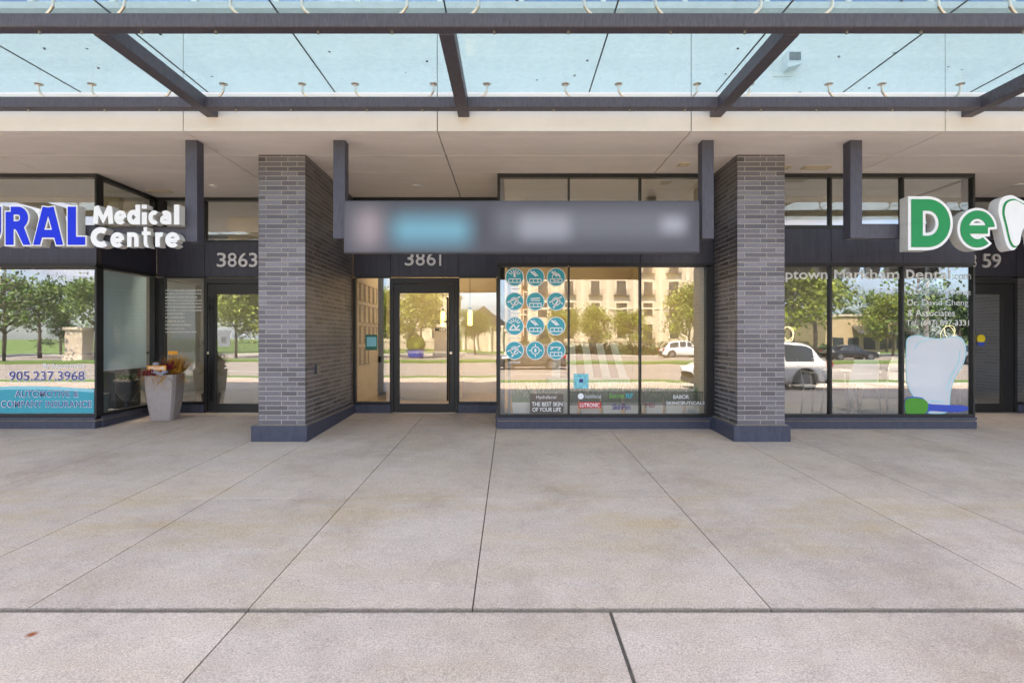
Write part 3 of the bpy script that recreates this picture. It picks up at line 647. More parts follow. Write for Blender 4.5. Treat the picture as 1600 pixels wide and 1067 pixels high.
# ------------------------------------------------------------------ hanging signs
YP = 7.03
def hang(o, x0, x1, bar, zbm=2.60, barz=(2.70, 2.89)):
    for x_ in (x0, x1):
        MB().box(x_ - .078, x_ + .078, YP, YP + .16, zbm, SOF - .002).build('post', M['steel'], o, bevel=.006)
    if bar: MB().box(x0 + .079, x1 - .079, YP + .02, YP + .14, barz[0], barz[1]).build('crossbar', M['steel'], o, bevel=.004)
sL = empty('medical_centre_sign', (-7, YP, 2.6), 'channel letter sign with blue RAL and white Medical Centre hung from the soffit', 'sign')
hang(sL, -10.2, -4.18, True, zbm=Z(378, YP), barz=(2.64, 2.83))
YL = 6.90
def chan(parent, ch, px0, px1, py0, py1, face, y=YL, dep=.14, bold=.03, thin=.012, name='letter', rim=True):
    e = ptext(name, ch, px0, px1, py0, py1, y, M['letter'], depth=dep, bold=bold, parent=parent)
    if rim:
        ptext('letter_rim', ch, px0, px1, py0, py1, y - dep - .0005, M['lwhite'], depth=.006, bold=bold, parent=parent)
    return e
def channel(parent, ch, px0, px1, py0, py1, face, inset=3.0, dep=.14, yb=YL + .12, bold=.05, boldin=.018):
    # px box belongs to the FRONT plane
    yf = yb - dep
    a, b, zb0, zt0 = X(px0, yf), X(px1, yf), Z(py1, yf), Z(py0, yf)
    o = text('letter', ch, a, b, zb0, zt0, yb, M['letter'], depth=dep, bold=bold, parent=parent)
    text('trim', ch, a, b, zb0, zt0, yf - .001, M['lwhite'], depth=.006, bold=bold, parent=o)
    if face:
        i = inset * yf / F
        text('face', ch, a + i, b - i, zb0 + i, zt0 - i, yf - .0075, face, depth=.004, bold=boldin, parent=o)
    return o

def arc_(cx_, cy_, rx, ry, a0, a1, n=16):
    return [(cx_ + rx * math.cos(R(a0 + (a1 - a0) * i / n)), cy_ + ry * math.sin(R(a0 + (a1 - a0) * i / n))) for i in range(n + 1)]
# centre lines of the letters in a unit box
GL = {
 'R': [[(0, -.2), (0, 1)], [(0, 1), (.5, 1)] + arc_(.5, .76, .36, .24, 88, -88, 10) + [(.5, .52), (0, .52)], [(.42, .5), (.62, .42), (1.06, -.25)]],
 'A': [[(-.06, -.2), (.44, 1.16)], [(1.06, -.2), (.56, 1.16)], [(.18, .24), (.82, .24)]],
 'L': [[(0, 1.2), (0, 0), (1.2, 0)]],
 'U': [[(0, 1.2), (0, .36)] + arc_(.5, .36, .5, .36, 180, 360, 16) + [(1, .36), (1, 1.2)]],
 'M': [[(0, -.2), (.08, 1.0)], [(.06, 1.16), (.5, .12), (.94, 1.16)], [(1, -.2), (.92, 1.0)]],
 'D': [[(0, .5), (0, 0), (.40, 0)] + arc_(.40, .5, .60, .5, -85, 85, 20) + [(.40, 1), (0, 1), (0, .49)]],
 'e': [arc_(.5, .5, .5, .5, 318, -2, 26), [(.02, .48), (.98, .48)]],
 'c': [arc_(.55, .5, .55, .5, 50, 310, 20)],
 'C': [arc_(.6, .5, .6, .5, 52, 308, 22)],
 'd': [arc_(.46, .33, .46, .33, 20, 340, 20), [(1, -.2), (1, 1.2)]],
 'i': [[(.5, -.2), (.5, .66)], [(.5, .90), (.5, 1.2)]],
 'l': [[(.5, -.2), (.5, 1.2)]],
 'a': [[(.08, .90), (.5, 1.0)] + arc_(.5, .62, .5, .38, 80, 10, 6) + [(1, .5), (1, -.2)], arc_(.46, .26, .46, .26, 60, 300, 14), [(.5, .52), (1, .52)], [(.5, 0), (1, .12)]],
 'n': [[(0, -.2), (0, 1.2)], arc_(.5, .6, .5, .4, 170, 0, 12) + [(1, -.2)]],
 't': [[(.35, 1.2), (.35, .22)] + arc_(.62, .22, .27, .22, 190, 290, 6), [(-.1, .74), (1.0, .74)]],
 'r': [[(0, -.2), (0, 1.2)], arc_(.75, .5, .72, .5, 170, 85, 8) + [(1.1, .98)]],
}
def ribbon(mb, pts, w_, y0, y1, lim):
    n = len(pts); L_ = []; R_ = []
    for i, (x_, z_) in enumerate(pts):
        ds_ = []
        if i > 0: ds_.append((x_ - pts[i - 1][0], z_ - pts[i - 1][1]))
        if i < n - 1: ds_.append((pts[i + 1][0] - x_, pts[i + 1][1] - z_))
        ns = [(-b_ / (math.hypot(a_, b_) or 1), a_ / (math.hypot(a_, b_) or 1)) for a_, b_ in ds_]
        nx, nz_ = sum(q[0] for q in ns), sum(q[1] for q in ns); l = math.hypot(nx, nz_) or 1; nx /= l; nz_ /= l
        m_ = 1 / max(.55, nx * ns[0][0] + nz_ * ns[0][1])
        cl = lambda a_, b_: (min(max(a_, lim[0]), lim[1]), min(max(b_, lim[2]), lim[3]))
        L_.append(cl(x_ + nx * w_ * m_, z_ + nz_ * w_ * m_)); R_.append(cl(x_ - nx * w_ * m_, z_ - nz_ * w_ * m_))
    k = len(mb.v)
    for i in range(n): mb.v += [(L_[i][0], y0, L_[i][1]), (R_[i][0], y0, R_[i][1]), (L_[i][0], y1, L_[i][1]), (R_[i][0], y1, R_[i][1])]
    for i in range(n - 1):
        a_ = k + 4 * i; b_ = a_ + 4
        mb.f += [(a_, a_ + 1, b_ + 1, b_), (a_ + 2, b_ + 2, b_ + 3, a_ + 3), (a_, b_, b_ + 2, a_ + 2), (a_ + 1, a_ + 3, b_ + 3, b_ + 1)]; mb.mi += [0] * 4
    mb.f += [(k, k + 2, k + 3, k + 1), (k + 4 * n - 4, k + 4 * n - 3, k + 4 * n - 1, k + 4 * n - 2)]; mb.mi += [0, 0]
def stroke_letter(parent, ch, px0, px1, py0, py1, wpx, face, dep, yb=YL + .12, rim=1.6):
    yf = yb - dep; u_ = yf / F
    x0, x1, z0, z1 = X(px0, yf), X(px1, yf), Z(py1, yf), Z(py0, yf); hw = wpx * u_ / 2
    def layer(h, ins, ya, yb_):
        mb = MB()
        for i, st_ in enumerate(GL[ch]):
            P_ = [(x0 + hw + q[0] * (x1 - x0 - 2 * hw), z0 + hw + q[1] * (z1 - z0 - 2 * hw)) for q in st_]
            for j, (pa, pb) in enumerate(((P_[0], P_[1]), (P_[-1], P_[-2]))):
                dx, dz = pa[0] - pb[0], pa[1] - pb[1]; l = math.hypot(dx, dz)
                if ins and math.dist(P_[0], P_[-1]) > .05: P_[0 if j == 0 else -1] = (pa[0] - dx / l * ins * .9, pa[1] - dz / l * ins * .9)
            ribbon(mb, P_, h, ya - i * .0004, yb_, (x0 + ins, x1 - ins, z0 + ins, z1 - ins))
        return mb
    o = layer(hw, 0, yf + .008, yb).build('letter', M['letter'], parent)
    layer(hw, 0, yf, yf + .0065).build('trim', M['lwhite'], o)
    if face: layer(hw - rim * u_, rim * u_, yf - .006, yf - .002).build('face', face, o)
    return o
for ch, a, b, w_ in (('U', -46, 4, 17), ('R', 7, 50, 16.5), ('A', 50, 101, 16.5), ('L', 104, 140, 17)):
    stroke_letter(sL, ch, a, b, 321, 385, w_, M['blue'], .13, rim=2.2)
for ch, a, b, t, u_, w_ in (('M', 145, 172, 321, 350, 6.8), ('e', 173, 189, 329, 351, 6), ('d', 190, 207, 320, 351, 6.5), ('i', 209, 216, 320, 351, 7), ('c', 218, 232, 329, 351, 6), ('a', 233, 248, 329, 351, 6), ('l', 273, 281, 320, 351, 7.5),
                            ('C', 142, 166, 355, 387, 8), ('e', 168, 186, 363, 387, 6.2), ('n', 190, 205, 363, 386, 6), ('t', 208, 223, 355, 387, 4.9), ('r', 227, 239, 363, 386, 6.2), ('e', 240, 259, 363, 387, 6.2)):
    if ch == 'l' : a, b = 251, 259
    k_ = 1.19
    a = 145 + (a - 145) * k_ * 1.0; b = 145 + (b - 145) * k_
    if u_ > 360: a -= 0; 
    stroke_letter(sL, ch, a, b, t, u_, w_ * 1.12, None, .12)

sM = empty('central_sign', (.17, YP, 2.6), 'long dark sign box with soft pink, teal and white patches over the central entrance', 'sign')
hang(sM, -2.245, 2.58, False, zbm=Z(373, YP))
def signmat():
    m = bpy.data.materials.new('soft print'); m.use_nodes = True
    t = m.node_tree; n = t.nodes; b = n['Principled BSDF']; b.inputs['Roughness'].default_value = .6
    g_ = n.new('ShaderNodeNewGeometry'); sx = n.new('ShaderNodeSeparateXYZ'); t.links.new(g_.outputs['Position'], sx.inputs[0])
    def blob(px0, px1, py0, py1, soft):
        y_ = 6.9; a, c = X(px0, y_), X(px1, y_); z0, z1 = Z(py1, y_), Z(py0, y_)
        outs = []
        for (axis, lo, hi) in (('X', a, c), ('Z', z0, z1)):
            m1 = n.new('ShaderNodeMapRange'); m1.interpolation_type = 'SMOOTHSTEP'; m1.inputs[1].default_value = lo - soft; m1.inputs[2].default_value = lo + soft; t.links.new(sx.outputs[axis], m1.inputs[0])
            m2 = n.new('ShaderNodeMapRange'); m2.interpolation_type = 'SMOOTHSTEP'; m2.inputs[1].default_value = hi + soft; m2.inputs[2].default_value = hi - soft; t.links.new(sx.outputs[axis], m2.inputs[0])
            q = n.new('ShaderNodeMath'); q.operation = 'MULTIPLY'; t.links.new(m1.outputs[0], q.inputs[0]); t.links.new(m2.outputs[0], q.inputs[1]); outs.append(q.outputs[0])
        q = n.new('ShaderNodeMath'); q.operation = 'MULTIPLY'; t.links.new(outs[0], q.inputs[0]); t.links.new(outs[1], q.inputs[1]); return q.outputs[0]
    cur = None; colr = (.072, .072, .090)
    for (bx, col) in (((554, 596, 328, 384, .2), (.33, .27, .29)), ((614, 733, 338, 380, .2), (.14, .37, .47)), ((775, 1075, 326, 372, .16), (.15, .155, .18)), ((812, 890, 336, 372, .14), (.30, .31, .35)), ((1035, 1070, 340, 362, .12), (.36, .37, .42))):
        q = n.new('ShaderNodeMixRGB'); t.links.new(blob(*bx), q.inputs[0])
        if cur: t.links.new(cur, q.inputs[1])
        else: q.inputs[1].default_value = (*colr, 1)
        q.inputs[2].default_value = (*col, 1); cur = q.outputs[0]
    t.links.new(cur, b.inputs['Base Color'])
    return m
sb_ = MB().box(X(536, 6.92), X(1094, 6.92), 6.92, YP - .001, Z(396, 6.92), Z(313, 6.92)).build('sign_box', [signmat()], sM, bevel=.03)

sR = empty('dental_sign', (7, YP, 2.6), 'green letters De and a white tooth hung on dark posts at the right', 'sign')
hang(sR, 4.52, 9.6, True, zbm=Z(372, YP), barz=(2.68, 2.87))
stroke_letter(sR, 'D', 1419, 1489, 307, 391, 27, M['green'], .15, rim=4.6)
stroke_letter(sR, 'e', 1496, 1558, 325, 391, 21, M['green'], .15, rim=4)
def tooth_pts(cx_, zb0, w_, h_):
    P = [(-.12, .93), (-.28, 1.0), (-.45, .93), (-.5, .72), (-.44, .45), (-.36, .12), (-.27, 0), (-.17, .06), (-.12, .30), (-.04, .44), (.04, .44), (.12, .30), (.17, .06), (.27, 0), (.36, .12), (.44, .45), (.5, .72), (.45, .93), (.28, 1.0), (.12, .93), (0, .88)]
    # smooth closed curve
    out_ = []; n = len(P)
    for i in range(n):
        p0, p1, p2, p3 = P[i - 1], P[i], P[(i + 1) % n], P[(i + 2) % n]
        for k in range(5):
            t = k / 5; a = [.5 * (2 * p1[j] + (p2[j] - p0[j]) * t + (2 * p0[j] - 5 * p1[j] + 4 * p2[j] - p3[j]) * t * t + (3 * p1[j] - p0[j] - 3 * p2[j] + p3[j]) * t ** 3) for j in (0, 1)]
            out_.append((cx_ + a[0] * w_, zb0 + a[1] * h_))
    return out_[::-1]
yf = YL + .12 - .15; sc_ = yf / F
tx, tz0 = X(1604, yf), Z(391, yf)
tt = MB().prism(tooth_pts(tx, tz0, 88 * sc_, 86 * sc_), yf, yf + .15).build('tooth_emblem', M['lwhite'], sR)
MB().prism(tooth_pts(tx, tz0 + 4 * sc_, 76 * sc_, 76 * sc_), yf - .005, yf - .001).build('outline', M['green'], tt)
MB().prism(tooth_pts(tx, tz0 + 6.5 * sc_, 70 * sc_, 71 * sc_), yf - .010, yf - .006).build('face', M['lwhite'], tt)
stroke_letter(sR, 't', 1655, 1685, 310, 391, 20, M['green'], .15, rim=4); stroke_letter(sR, 'a', 1690, 1740, 325, 391, 20, M['green'], .15, rim=4); stroke_letter(sR, 'l', 1750, 1772, 307, 391, 20, M['green'], .15, rim=4)

# street numbers
def number(s_, boxes, py0, py1, lab):
    e = empty('street_number', (X((boxes[0][0] + boxes[-1][1]) / 2, DOOR), DOOR, Z(py1, DOOR)), lab, 'number')
    for ch, (a, b) in zip(s_, boxes): ptext('digit', ch, a, b, py0, py1, DOOR - .001, M['numb'], depth=.03, bold=.008, parent=e)
number('3863', [(340, 354.5), (357, 371), (373.5, 388), (390, 403.5)], 395.5, 417.5, 'metal street number 3863 over the left door')
number('3861', [(633, 647), (650, 664), (667, 681), (686.5, 689.5)], 393.5, 415.5, 'metal street number 3861 over the central door, half hidden by the sign')
number('3859', [(1499, 1511), (1512, 1523.5), (1533.5, 1546.5), (1548.5, 1562)], 397, 418.5, 'metal street number ending 59 over the right door')

# ------------------------------------------------------------------ window stickers and lettering (on the outer face of the glass)
YG = BAY + .046 - .0015
def decal(mb, name, m, lab, cat, grp=None): return mb.build(name, m, None, label=lab, cat=cat, group=grp)
# left bay banner
a, b = X(-60, YG), X(147, YG)
bn = empty('insurance_banner', ((a + b) / 2, YG, Z(645, YG)), 'teal vinyl banner reading AUTOMOTIVE & COMPANY INSURANCE at the foot of the left window', 'banner')
def arc(z0, hump, x0, x1, zbot, n=14):
    return [(x0, zbot)] + [(x1, zbot)] + [(x1 + (x0 - x1) * i / n, z0 + hump * math.sin(math.pi * i / n)) for i in range(n + 1)]
MB().prism(arc(Z(608, YG), .05, a, b, Z(645.5, YG))[::-1], YG - .001, YG + .0005).build('pale_edge', M['tealp'], bn)
MB().prism(arc(Z(613, YG), .05, a, b, Z(645.4, YG))[::-1], YG - .0025, YG - .0015).build('field', M['teal'], bn)
for body, p0, p1, q0, q1 in (('AUTOMOTIVE &', 24, 122, 610.5, 620), ('COMPANY INSURANCE', 2.5, 142.5, 626.5, 636)):
    ptext('lettering_outline', body, p0 - .8, p1 + .8, q0 - .8, q1 + .8, YG - .0028, M['vwhite'], bold=.02, parent=bn, space=1.1)
    ptext('lettering', body, p0, p1, q0, q1, YG - .0045, M['navy'], bold=-.002, parent=bn, space=1.1)
ph = empty('phone_lettering', (X(75, YG), YG, Z(595, YG)), 'navy and white phone number 905.237.3968 on the left window with By Appointment above', 'lettering')
ptext('digits_outline', '905.237.3968', 13.5, 133, 579, 595.5, YG, M['vwhite'], bold=.028, parent=ph)
ptext('digits', '905.237.3968', 14.5, 132, 580, 594.5, YG - .0015, M['navy'], bold=.004, parent=ph)
ptext('small_line', 'By Appointment', 68, 133, 567.5, 577, YG, M['vwhite'], parent=ph)
# left sidelight small white lines of text
YD = DOOR + .046 - .0015
tl_ = MB(); rr = random.Random(3)
y_ = 452
while y_ < 520:
    xx = 258
    hh = 3.2 if rr.random() < .4 else 2.2
    stop = 258 + rr.choice([56, 50, 40, 30, 56])
    while xx < stop:
        ww = rr.uniform(.9, 1.9); 
        tl_.box(X(xx, YD), X(xx + ww, YD), YD - .001, YD, Z(y_ + hh, YD), Z(y_ + rr.uniform(0, .6), YD)); xx += ww + rr.choice([.45, .45, .45, 1.3])
    y_ += hh + 2.6
decal(tl_, 'window_lettering', M['fwhite'], 'lines of small white print on the narrow glass left of the left door', 'lettering')
# notice on the left door
nt_ = empty('door_notice', (X(349, DOOR), DOOR + .018, Z(541, DOOR)), 'white paper notice taped to the glass of the left door', 'notice')
MB().box(X(340, DOOR), X(358.5, DOOR), DOOR + .0165, DOOR + .018, Z(541.5, DOOR), Z(517, DOOR)).build('sheet', M['paper'], nt_)
q = MB()
for k in range(5): q.box(X(345, DOOR), X(353.5 - (k % 2) * 2, DOOR), DOOR + .0155, DOOR + .0162, Z(528 + k * 1.9, DOOR), Z(527 + k * 1.9, DOOR))
q.build('print', M['card'], nt_)
# green poster on central sidelight, hung inside
po = empty('green_poster', (X(580, DOOR), YD, Z(547, DOOR)), 'small dark green poster with a pale centre on the glass left of the central door', 'poster')
MB().box(X(571, YD), X(589.5, YD), YD - .0012, YD, Z(547, YD), Z(523, YD)).build('border', M['sign_g'], po)
MB().box(X(573, YD), X(588, YD), YD - .0022, YD - .0013, Z(541.5, YD), Z(526.5, YD)).build('field', M['tealp'], po)
ptext('print', 'OPEN', 574, 582, 542.8, 545.6, YD - .0013, M['vwhite'], parent=po) if False else None
ds = empty('door_lettering', (X(692, DOOR), DOOR + .018, Z(505, DOOR)), 'faint dark lettering at the upper right of the central door glass', 'lettering')
ptext('lettering', 'COSM', 677, 699, 500, 505, DOOR + .0185, M['card'], parent=ds, bold=.01)
ptext('lettering', 'MED', 680, 697, 512, 518, DOOR + .0185, M['card'], parent=ds, bold=.01)
# twelve round stickers
def icon(px, py, kind, lab):
    r = 14.6 * YG / F; cx_, cz = X(px, YG), Z(py, YG)
    e = empty('round_sticker', (cx_, YG, cz - r), lab, 'sticker', 'round teal stickers on the central window')
    disc = lambda rr_, n=36: [(cx_ + rr_ * math.cos(2 * math.pi * i / n), cz + rr_ * math.sin(2 * math.pi * i / n)) for i in range(n)]
    MB().prism(disc(r), YG - .001, YG).build('ring', M['vwhite'], e)
    MB().prism(disc(r * .91), YG - .002, YG - .0012).build('disc', M['tealm'], e)
    g_ = MB(); y0, y1 = YG - .0032, YG - .0022
    L = lambda p, q_, w_=.05: line2(g_, cx_ + p[0] * r, cz + p[1] * r, cx_ + q_[0] * r, cz + q_[1] * r, w_ * r, y0, y1)
    k = kind
    if k in (0, 6): [L((math.cos(a) * .35, math.sin(a) * .35 + .1), (math.cos(a) * .72, math.sin(a) * .72 + .1)) for a in [R(30 + 24 * i) for i in range(6)]]
    if k in (0, 1, 7, 8, 4, 2, 11):
        L((-.62, -.2), (.62, -.2)); L((-.62, -.58), (.62, -.58)); L((-.62, -.2), (-.62, -.58)); L((.62, -.2), (.62, -.58)); L((-.2, -.2), (-.2, -.58), .04); L((.25, -.2), (.25, -.58), .04)
    if k in (0,): L((0, .7), (0, 0), .12)
    if k in (1, 7, 8, 2): L((-.5, .6), (.1, .1), .1); L((-.2, .65), (.3, .1), .05)
    if k in (2, 5, 10, 3, 9):
        for i in range(12):
            a0, a1 = R(i * 30), R(i * 30 + 30); q_ = .42
            L((math.cos(a0) * q_, math.sin(a0) * q_), (math.cos(a1) * q_, math.sin(a1) * q_))
    if k in (3, 9, 5): L((-.75, -.1), (.6, .5), .07); L((-.3, -.7), (.2, .1), .09); L((.1, .2), (.75, -.3), .06)
    if k in (10,): [L((math.cos(a) * .42, math.sin(a) * .42), (math.cos(a) * .7, math.sin(a) * .7)) for a in [R(90 * i) for i in range(4)]]; L((-.1, 0), (.1, 0), .2)
    if k in (6,): L((-.5, -.3), (-.1, .2), .08); L((-.1, .2), (.15, -.3), .08); L((.15, -.3), (.5, .1), .08); L((-.6, -.4), (.6, -.4), .09)
    if k in (4,): L((-.5, .3), (.5, .35), .06); L((-.5, .1), (.5, .1), .05)
    if k in (11,): L((-.6, .35), (.5, .35), .06); L((-.6, .1), (-.2, .35), .06); L((.2, 0), (.5, .35), .06)
    g_.build('pictogram', M['vwhite'], e)
    if kind % 3 == 0:
        c_ = MB(); rr2 = random.Random(kind)
        for q_ in range(6):
            a_ = px - 8 + q_ * 2.9; c_.box(X(a_, YG), X(a_ + 2.1, YG), YG - .001, YG, Z(py + 19.5, YG), Z(py + 17.2 + rr2.uniform(0, .5), YG))
        c_.build('caption', M['fwhite'], e)
def line2(mb, x0, z0, x1, z1, w_, y0, y1):
    dx, dz = x1 - x0, z1 - z0; l = math.hypot(dx, dz) or 1; nx, nz_ = -dz / l * w_, dx / l * w_
    mb.prism([(x0 + nx, z0 + nz_), (x0 - nx, z0 - nz_), (x1 - nx, z1 - nz_), (x1 + nx, z1 + nz_)][::-1], y0, y1)
rows = ['top', 'second', 'third', 'bottom']; cols = ['left', 'middle', 'right']
for j in range(4):
    for i in range(3):
        px = (804, 836.5, 869)[i]; py = (433, 471, 509.5, 547.5)[j]
        icon(px, py, (j * 3 + i), 'round teal sticker in the %s row, %s column, of the central window' % (rows[j], cols[i]))
# strip of film and brand lettering at the foot of the central window
sf = MB(); sf.box(X(890, YG), X(1000, YG), YG - .0008, YG, Z(633, YG), Z(611, YG)); sf.box(X(1003, YG), X(1099, YG), YG - .0008, YG, Z(633, YG), Z(611, YG))
decal(sf, 'smoke_film', M['fdark'], 'translucent dark film strip across the foot of the two right panes of the central window', 'window film')
bx_ = empty('skin_slogan', (X(854, YG), YG, Z(645, YG)), 'dark sticker reading THE BEST SKIN OF YOUR LIFE at the foot of the central window', 'sticker')
MB().box(X(828, YG), X(880.5, YG), YG - .0012, YG, Z(645.5, YG), Z(615, YG)).build('field', M['card'], bx_)
ptext('lettering', 'THE BEST SKIN', 831, 879, 628, 634.5, YG - .0014, M['vwhite'], parent=bx_, bold=.006)
ptext('lettering', 'OF YOUR LIFE', 832, 876.5, 636.5, 643, YG - .0014, M['vwhite'], parent=bx_, bold=.006)
ptext('lettering', 'Hydrafacial', 838, 869, 617.5, 624.5, YG - .0014, M['vgrey'], parent=bx_)
def brand(name, body, a, b, c, d, m, lab, bold=.0, plate=None):
    e = empty(name, (X((a + b) / 2, YG), YG, Z(d, YG)), lab, 'lettering', 'small lettering on the central window')
    y2 = YG - .0012
    if plate:
        MB().box(X(a - 2, YG), X(b + 2, YG), y2 - .001, y2, Z(d + 1.5, YG), Z(c - 1.5, YG)).build('plate', plate, e); y2 -= .0012
    ptext('lettering', body, a, b, c, d, y2, m, parent=e, bold=bold); return e
e = brand('brand_lettering', 'healthfacial', 914, 939, 616, 622, M['fwhite'], 'small white disc logo and script right of the slogan sticker')
lx, lz, lr = X(907.5, YG), Z(619, YG), .047
MB().prism([(lx + lr * math.cos(2 * math.pi * i / 24), lz + lr * math.sin(2 * math.pi * i / 24)) for i in range(24)], YG - .002, YG - .0012).build('disc', M['vwhite'], e)
brand('brand_lettering', 'LUTRONIC', 906, 937, 629.5, 636, M['vwhite'], 'white LUTRONIC lettering on a red plate', .02, M['red'])
brand('brand_lettering', 'Secret', 952, 976, 614.5, 622, mat('lime vinyl', (.12, .45, .06), .4), 'green Secret lettering with a teal ending')
ptext('lettering', 'RF', 978, 989, 614.5, 622, YG - .0012, M['tealm'], bold=.03, parent=bpy.data.objects['brand_lettering.002'])
brand('brand_lettering', 'SkinPen', 957, 985, 631, 640, M['navy'], 'dark blue SkinPen lettering above a planter box', .01)
brand('brand_lettering', 'MD', 1009, 1023, 630, 636.5, mat('maroon vinyl', (.22, .02, .05), .4), 'maroon MD lettering at the foot of the right pane')
brand('brand_lettering', 'BABOR', 1052, 1076.5, 617, 623, M['vwhite'], 'white BABOR lettering on the right pane of the central window', .005)
brand('brand_lettering', 'SKINCEUTICALS', 1041, 1101, 627, 632, M['vwhite'], 'white SKINCEUTICALS lettering under BABOR', .012)
# right window lettering
dl = empty('dental_lettering', (X(1370, YG), YG, Z(440, YG)), 'large pale lettering Uptown Markham Dental.com across the top of the right window', 'lettering')
for body, p0, p1, q0, q1, bo in (('Uptown', 1209, 1293, 421, 441, .012), ('M', 1303.5, 1320, 421.5, 436, .025), ('arkham', 1321.5, 1405, 421, 436, .012), ('D', 1416, 1429, 421.5, 436, .035), ('ental', 1430.5, 1485, 421, 436, .012), ('.com', 1489, 1517, 428.5, 436.5, .0)):
    ptext('lettering', body, p0, p1, q0, q1, YG, M['vgrey'], bold=bo, parent=dl)
dn = empty('dentist_names', (X(1460, YG), YG, Z(510, YG)), 'pale lettering with dentist names and telephone number on the right pane', 'lettering')
for body, p0, p1, q0, q1, op in (('Dr.         Ching', 1428, 1517, 453, 461.5, 0), ('Dr. David Cheng', 1418, 1513, 468, 480, 0), ('& Associates', 1418, 1492, 484, 494, 1), ('Tel. (647) 897-3331', 1416, 1514, 500, 511.5, 1)):
    ptext('lettering', body, p0, p1, q0, q1, YG, M['vgrey'] if op else M['fwhite'], parent=dn)
# plain tooth and toothbrush stuck inside the right pane
td = empty('tooth_picture', (X(1468, YG), YG, Z(645, YG)), 'big plain white tooth picture with a green toothbrush on the right pane', 'picture')
def spl(P, k=5):
    out_ = []; n = len(P)
    for i in range(n):
        p0, p1, p2, p3 = P[i - 1], P[i], P[(i + 1) % n], P[(i + 2) % n]
        for q_ in range(k):
            t = q_ / k; out_.append(tuple(.5 * (2 * p1[j] + (p2[j] - p0[j]) * t + (2 * p0[j] - 5 * p1[j] + 4 * p2[j] - p3[j]) * t * t + (3 * p1[j] - p0[j] - 3 * p2[j] + p3[j]) * t ** 3) for j in (0, 1)))
    return out_
def pxpoly(P, y_, k=5):
    q_ = [(X(a, y_), Z(b, y_)) for a, b in spl(P, k)]
    ar = sum(q_[i][0] * q_[(i + 1) % len(q_)][1] - q_[(i + 1) % len(q_)][0] * q_[i][1] for i in range(len(q_)))
    return q_ if ar > 0 else q_[::-1]
_T = [(1416, 545), (1418, 529), (1432, 524), (1452, 528), (1470, 529), (1488, 526), (1503, 529), (1509, 545), (1505, 568), (1492, 590), (1485, 612), (1483, 636), (1476, 645), (1452, 645), (1440, 634), (1428, 620), (1418, 600), (1416, 570)]
MB().prism(pxpoly(_T, YG), YG - .0008, YG).build('tooth', M['ftooth'], td)
q = MB(); sp_ = [(X(a, YG), Z(b, YG)) for a, b in spl(_T, 5)]
for i in range(len(sp_)): line2(q, *sp_[i], *sp_[(i + 1) % len(sp_)], .006, YG - .0016, YG - .001)
for P_ in ([(1428, 545), (1436, 534), (1450, 531)], [(1500, 548), (1498, 566), (1486, 588), (1479, 610)], [(1440, 634), (1456, 626), (1476, 628)]):
    P_ = [(X(a, YG), Z(b, YG)) for a, b in P_]
    for i in range(len(P_) - 1): line2(q, *P_[i], *P_[i + 1], .007, YG - .0016, YG - .001)
q.build('contour', M['tealp'], td)
MB().prism(pxpoly([(1416, 622), (1440, 621), (1450, 630), (1470, 632), (1508, 634), (1511, 641), (1490, 644), (1455, 642), (1446, 646), (1416, 646)], YG), YG - .002, YG - .0011).build('brush_handle', M['bluev'], td)
MB().prism(pxpoly([(1415.5, 624), (1436, 622), (1448, 627), (1450, 636), (1446, 645.5), (1430, 646.5), (1415.5, 646)], YG), YG - .004, YG - .0022).build('bristles', M['brush'], td)
ys_ = empty('yellow_sticker', (X(1529, DOOR), DOOR + .018, Z(540, DOOR)), 'small round yellow and blue sticker by the right door', 'sticker')
c0, c1 = X(1529.5, DOOR), Z(529, DOOR)
MB().prism([(c0 + .075 * math.cos(2 * math.pi * i / 24), c1 + .075 * math.sin(2 * math.pi * i / 24)) for i in range(24)], DOOR - .05, DOOR - .047).build('disc', M['yellow'], ys_)
MB().box(c0 - .06, c0 + .06, DOOR - .053, DOOR - .0505, c1 - .13, c1 - .065).build('label_strip', M['bluev'], ys_)

# ------------------------------------------------------------------ planter by the left door
py_ = 9.24; pxx = X(258, py_); pz = gz(py_) 
pt = empty('tapered_planter', (pxx, py_, pz), 'tall ribbed grey tapered planter standing beside the left door', 'planter')
b = MB(); hh = .78; n = 16; k0 = len(b.v)
def sqring(hw, z, rib=.004, m=15, ang=R(12)):
    pts = []
    for s_ in range(4):
        a0 = ang + math.pi / 2 * s_
        for i in range(m * 2):
            t = -1 + i / m; off = hw + (rib if i % 2 else 0)
            # rounded corners
            lx_, ly_ = off, t * hw
            if abs(t) > .8: lx_ -= (abs(t) - .8) * hw * .6
            pts.append((pxx + lx_ * math.cos(a0) - ly_ * math.sin(a0), py_ + lx_ * math.sin(a0) + ly_ * math.cos(a0), pz + z))
    return pts
prof = [(.160, 0), (.170, .05), (.192, .20), (.212, .38), (.226, .55), (.234, .72), (.237, hh), (.218, hh), (.212, hh - .06)]
rings = [sqring(hw, z) for hw, z in prof]; m_ = len(rings[0])
for r_ in rings: b.v += r_
for i in range(len(rings) - 1):
    for j in range(m_): b.f.append((i * m_ + j, i * m_ + (j + 1) % m_, (i + 1) * m_ + (j + 1) % m_, (i + 1) * m_ + j)); b.mi.append(0)
b.f.append(tuple((len(rings) - 1) * m_ + j for j in range(m_))); b.mi.append(0)
b.build('pot', M['ribs'], pt)
ar = empty('autumn_arrangement', (pxx, py_, pz + hh - .05), 'autumn arrangement of straw, burgundy leaves and ribbon with an orange WELCOME board in the planter', 'arrangement')
rr = random.Random(11)
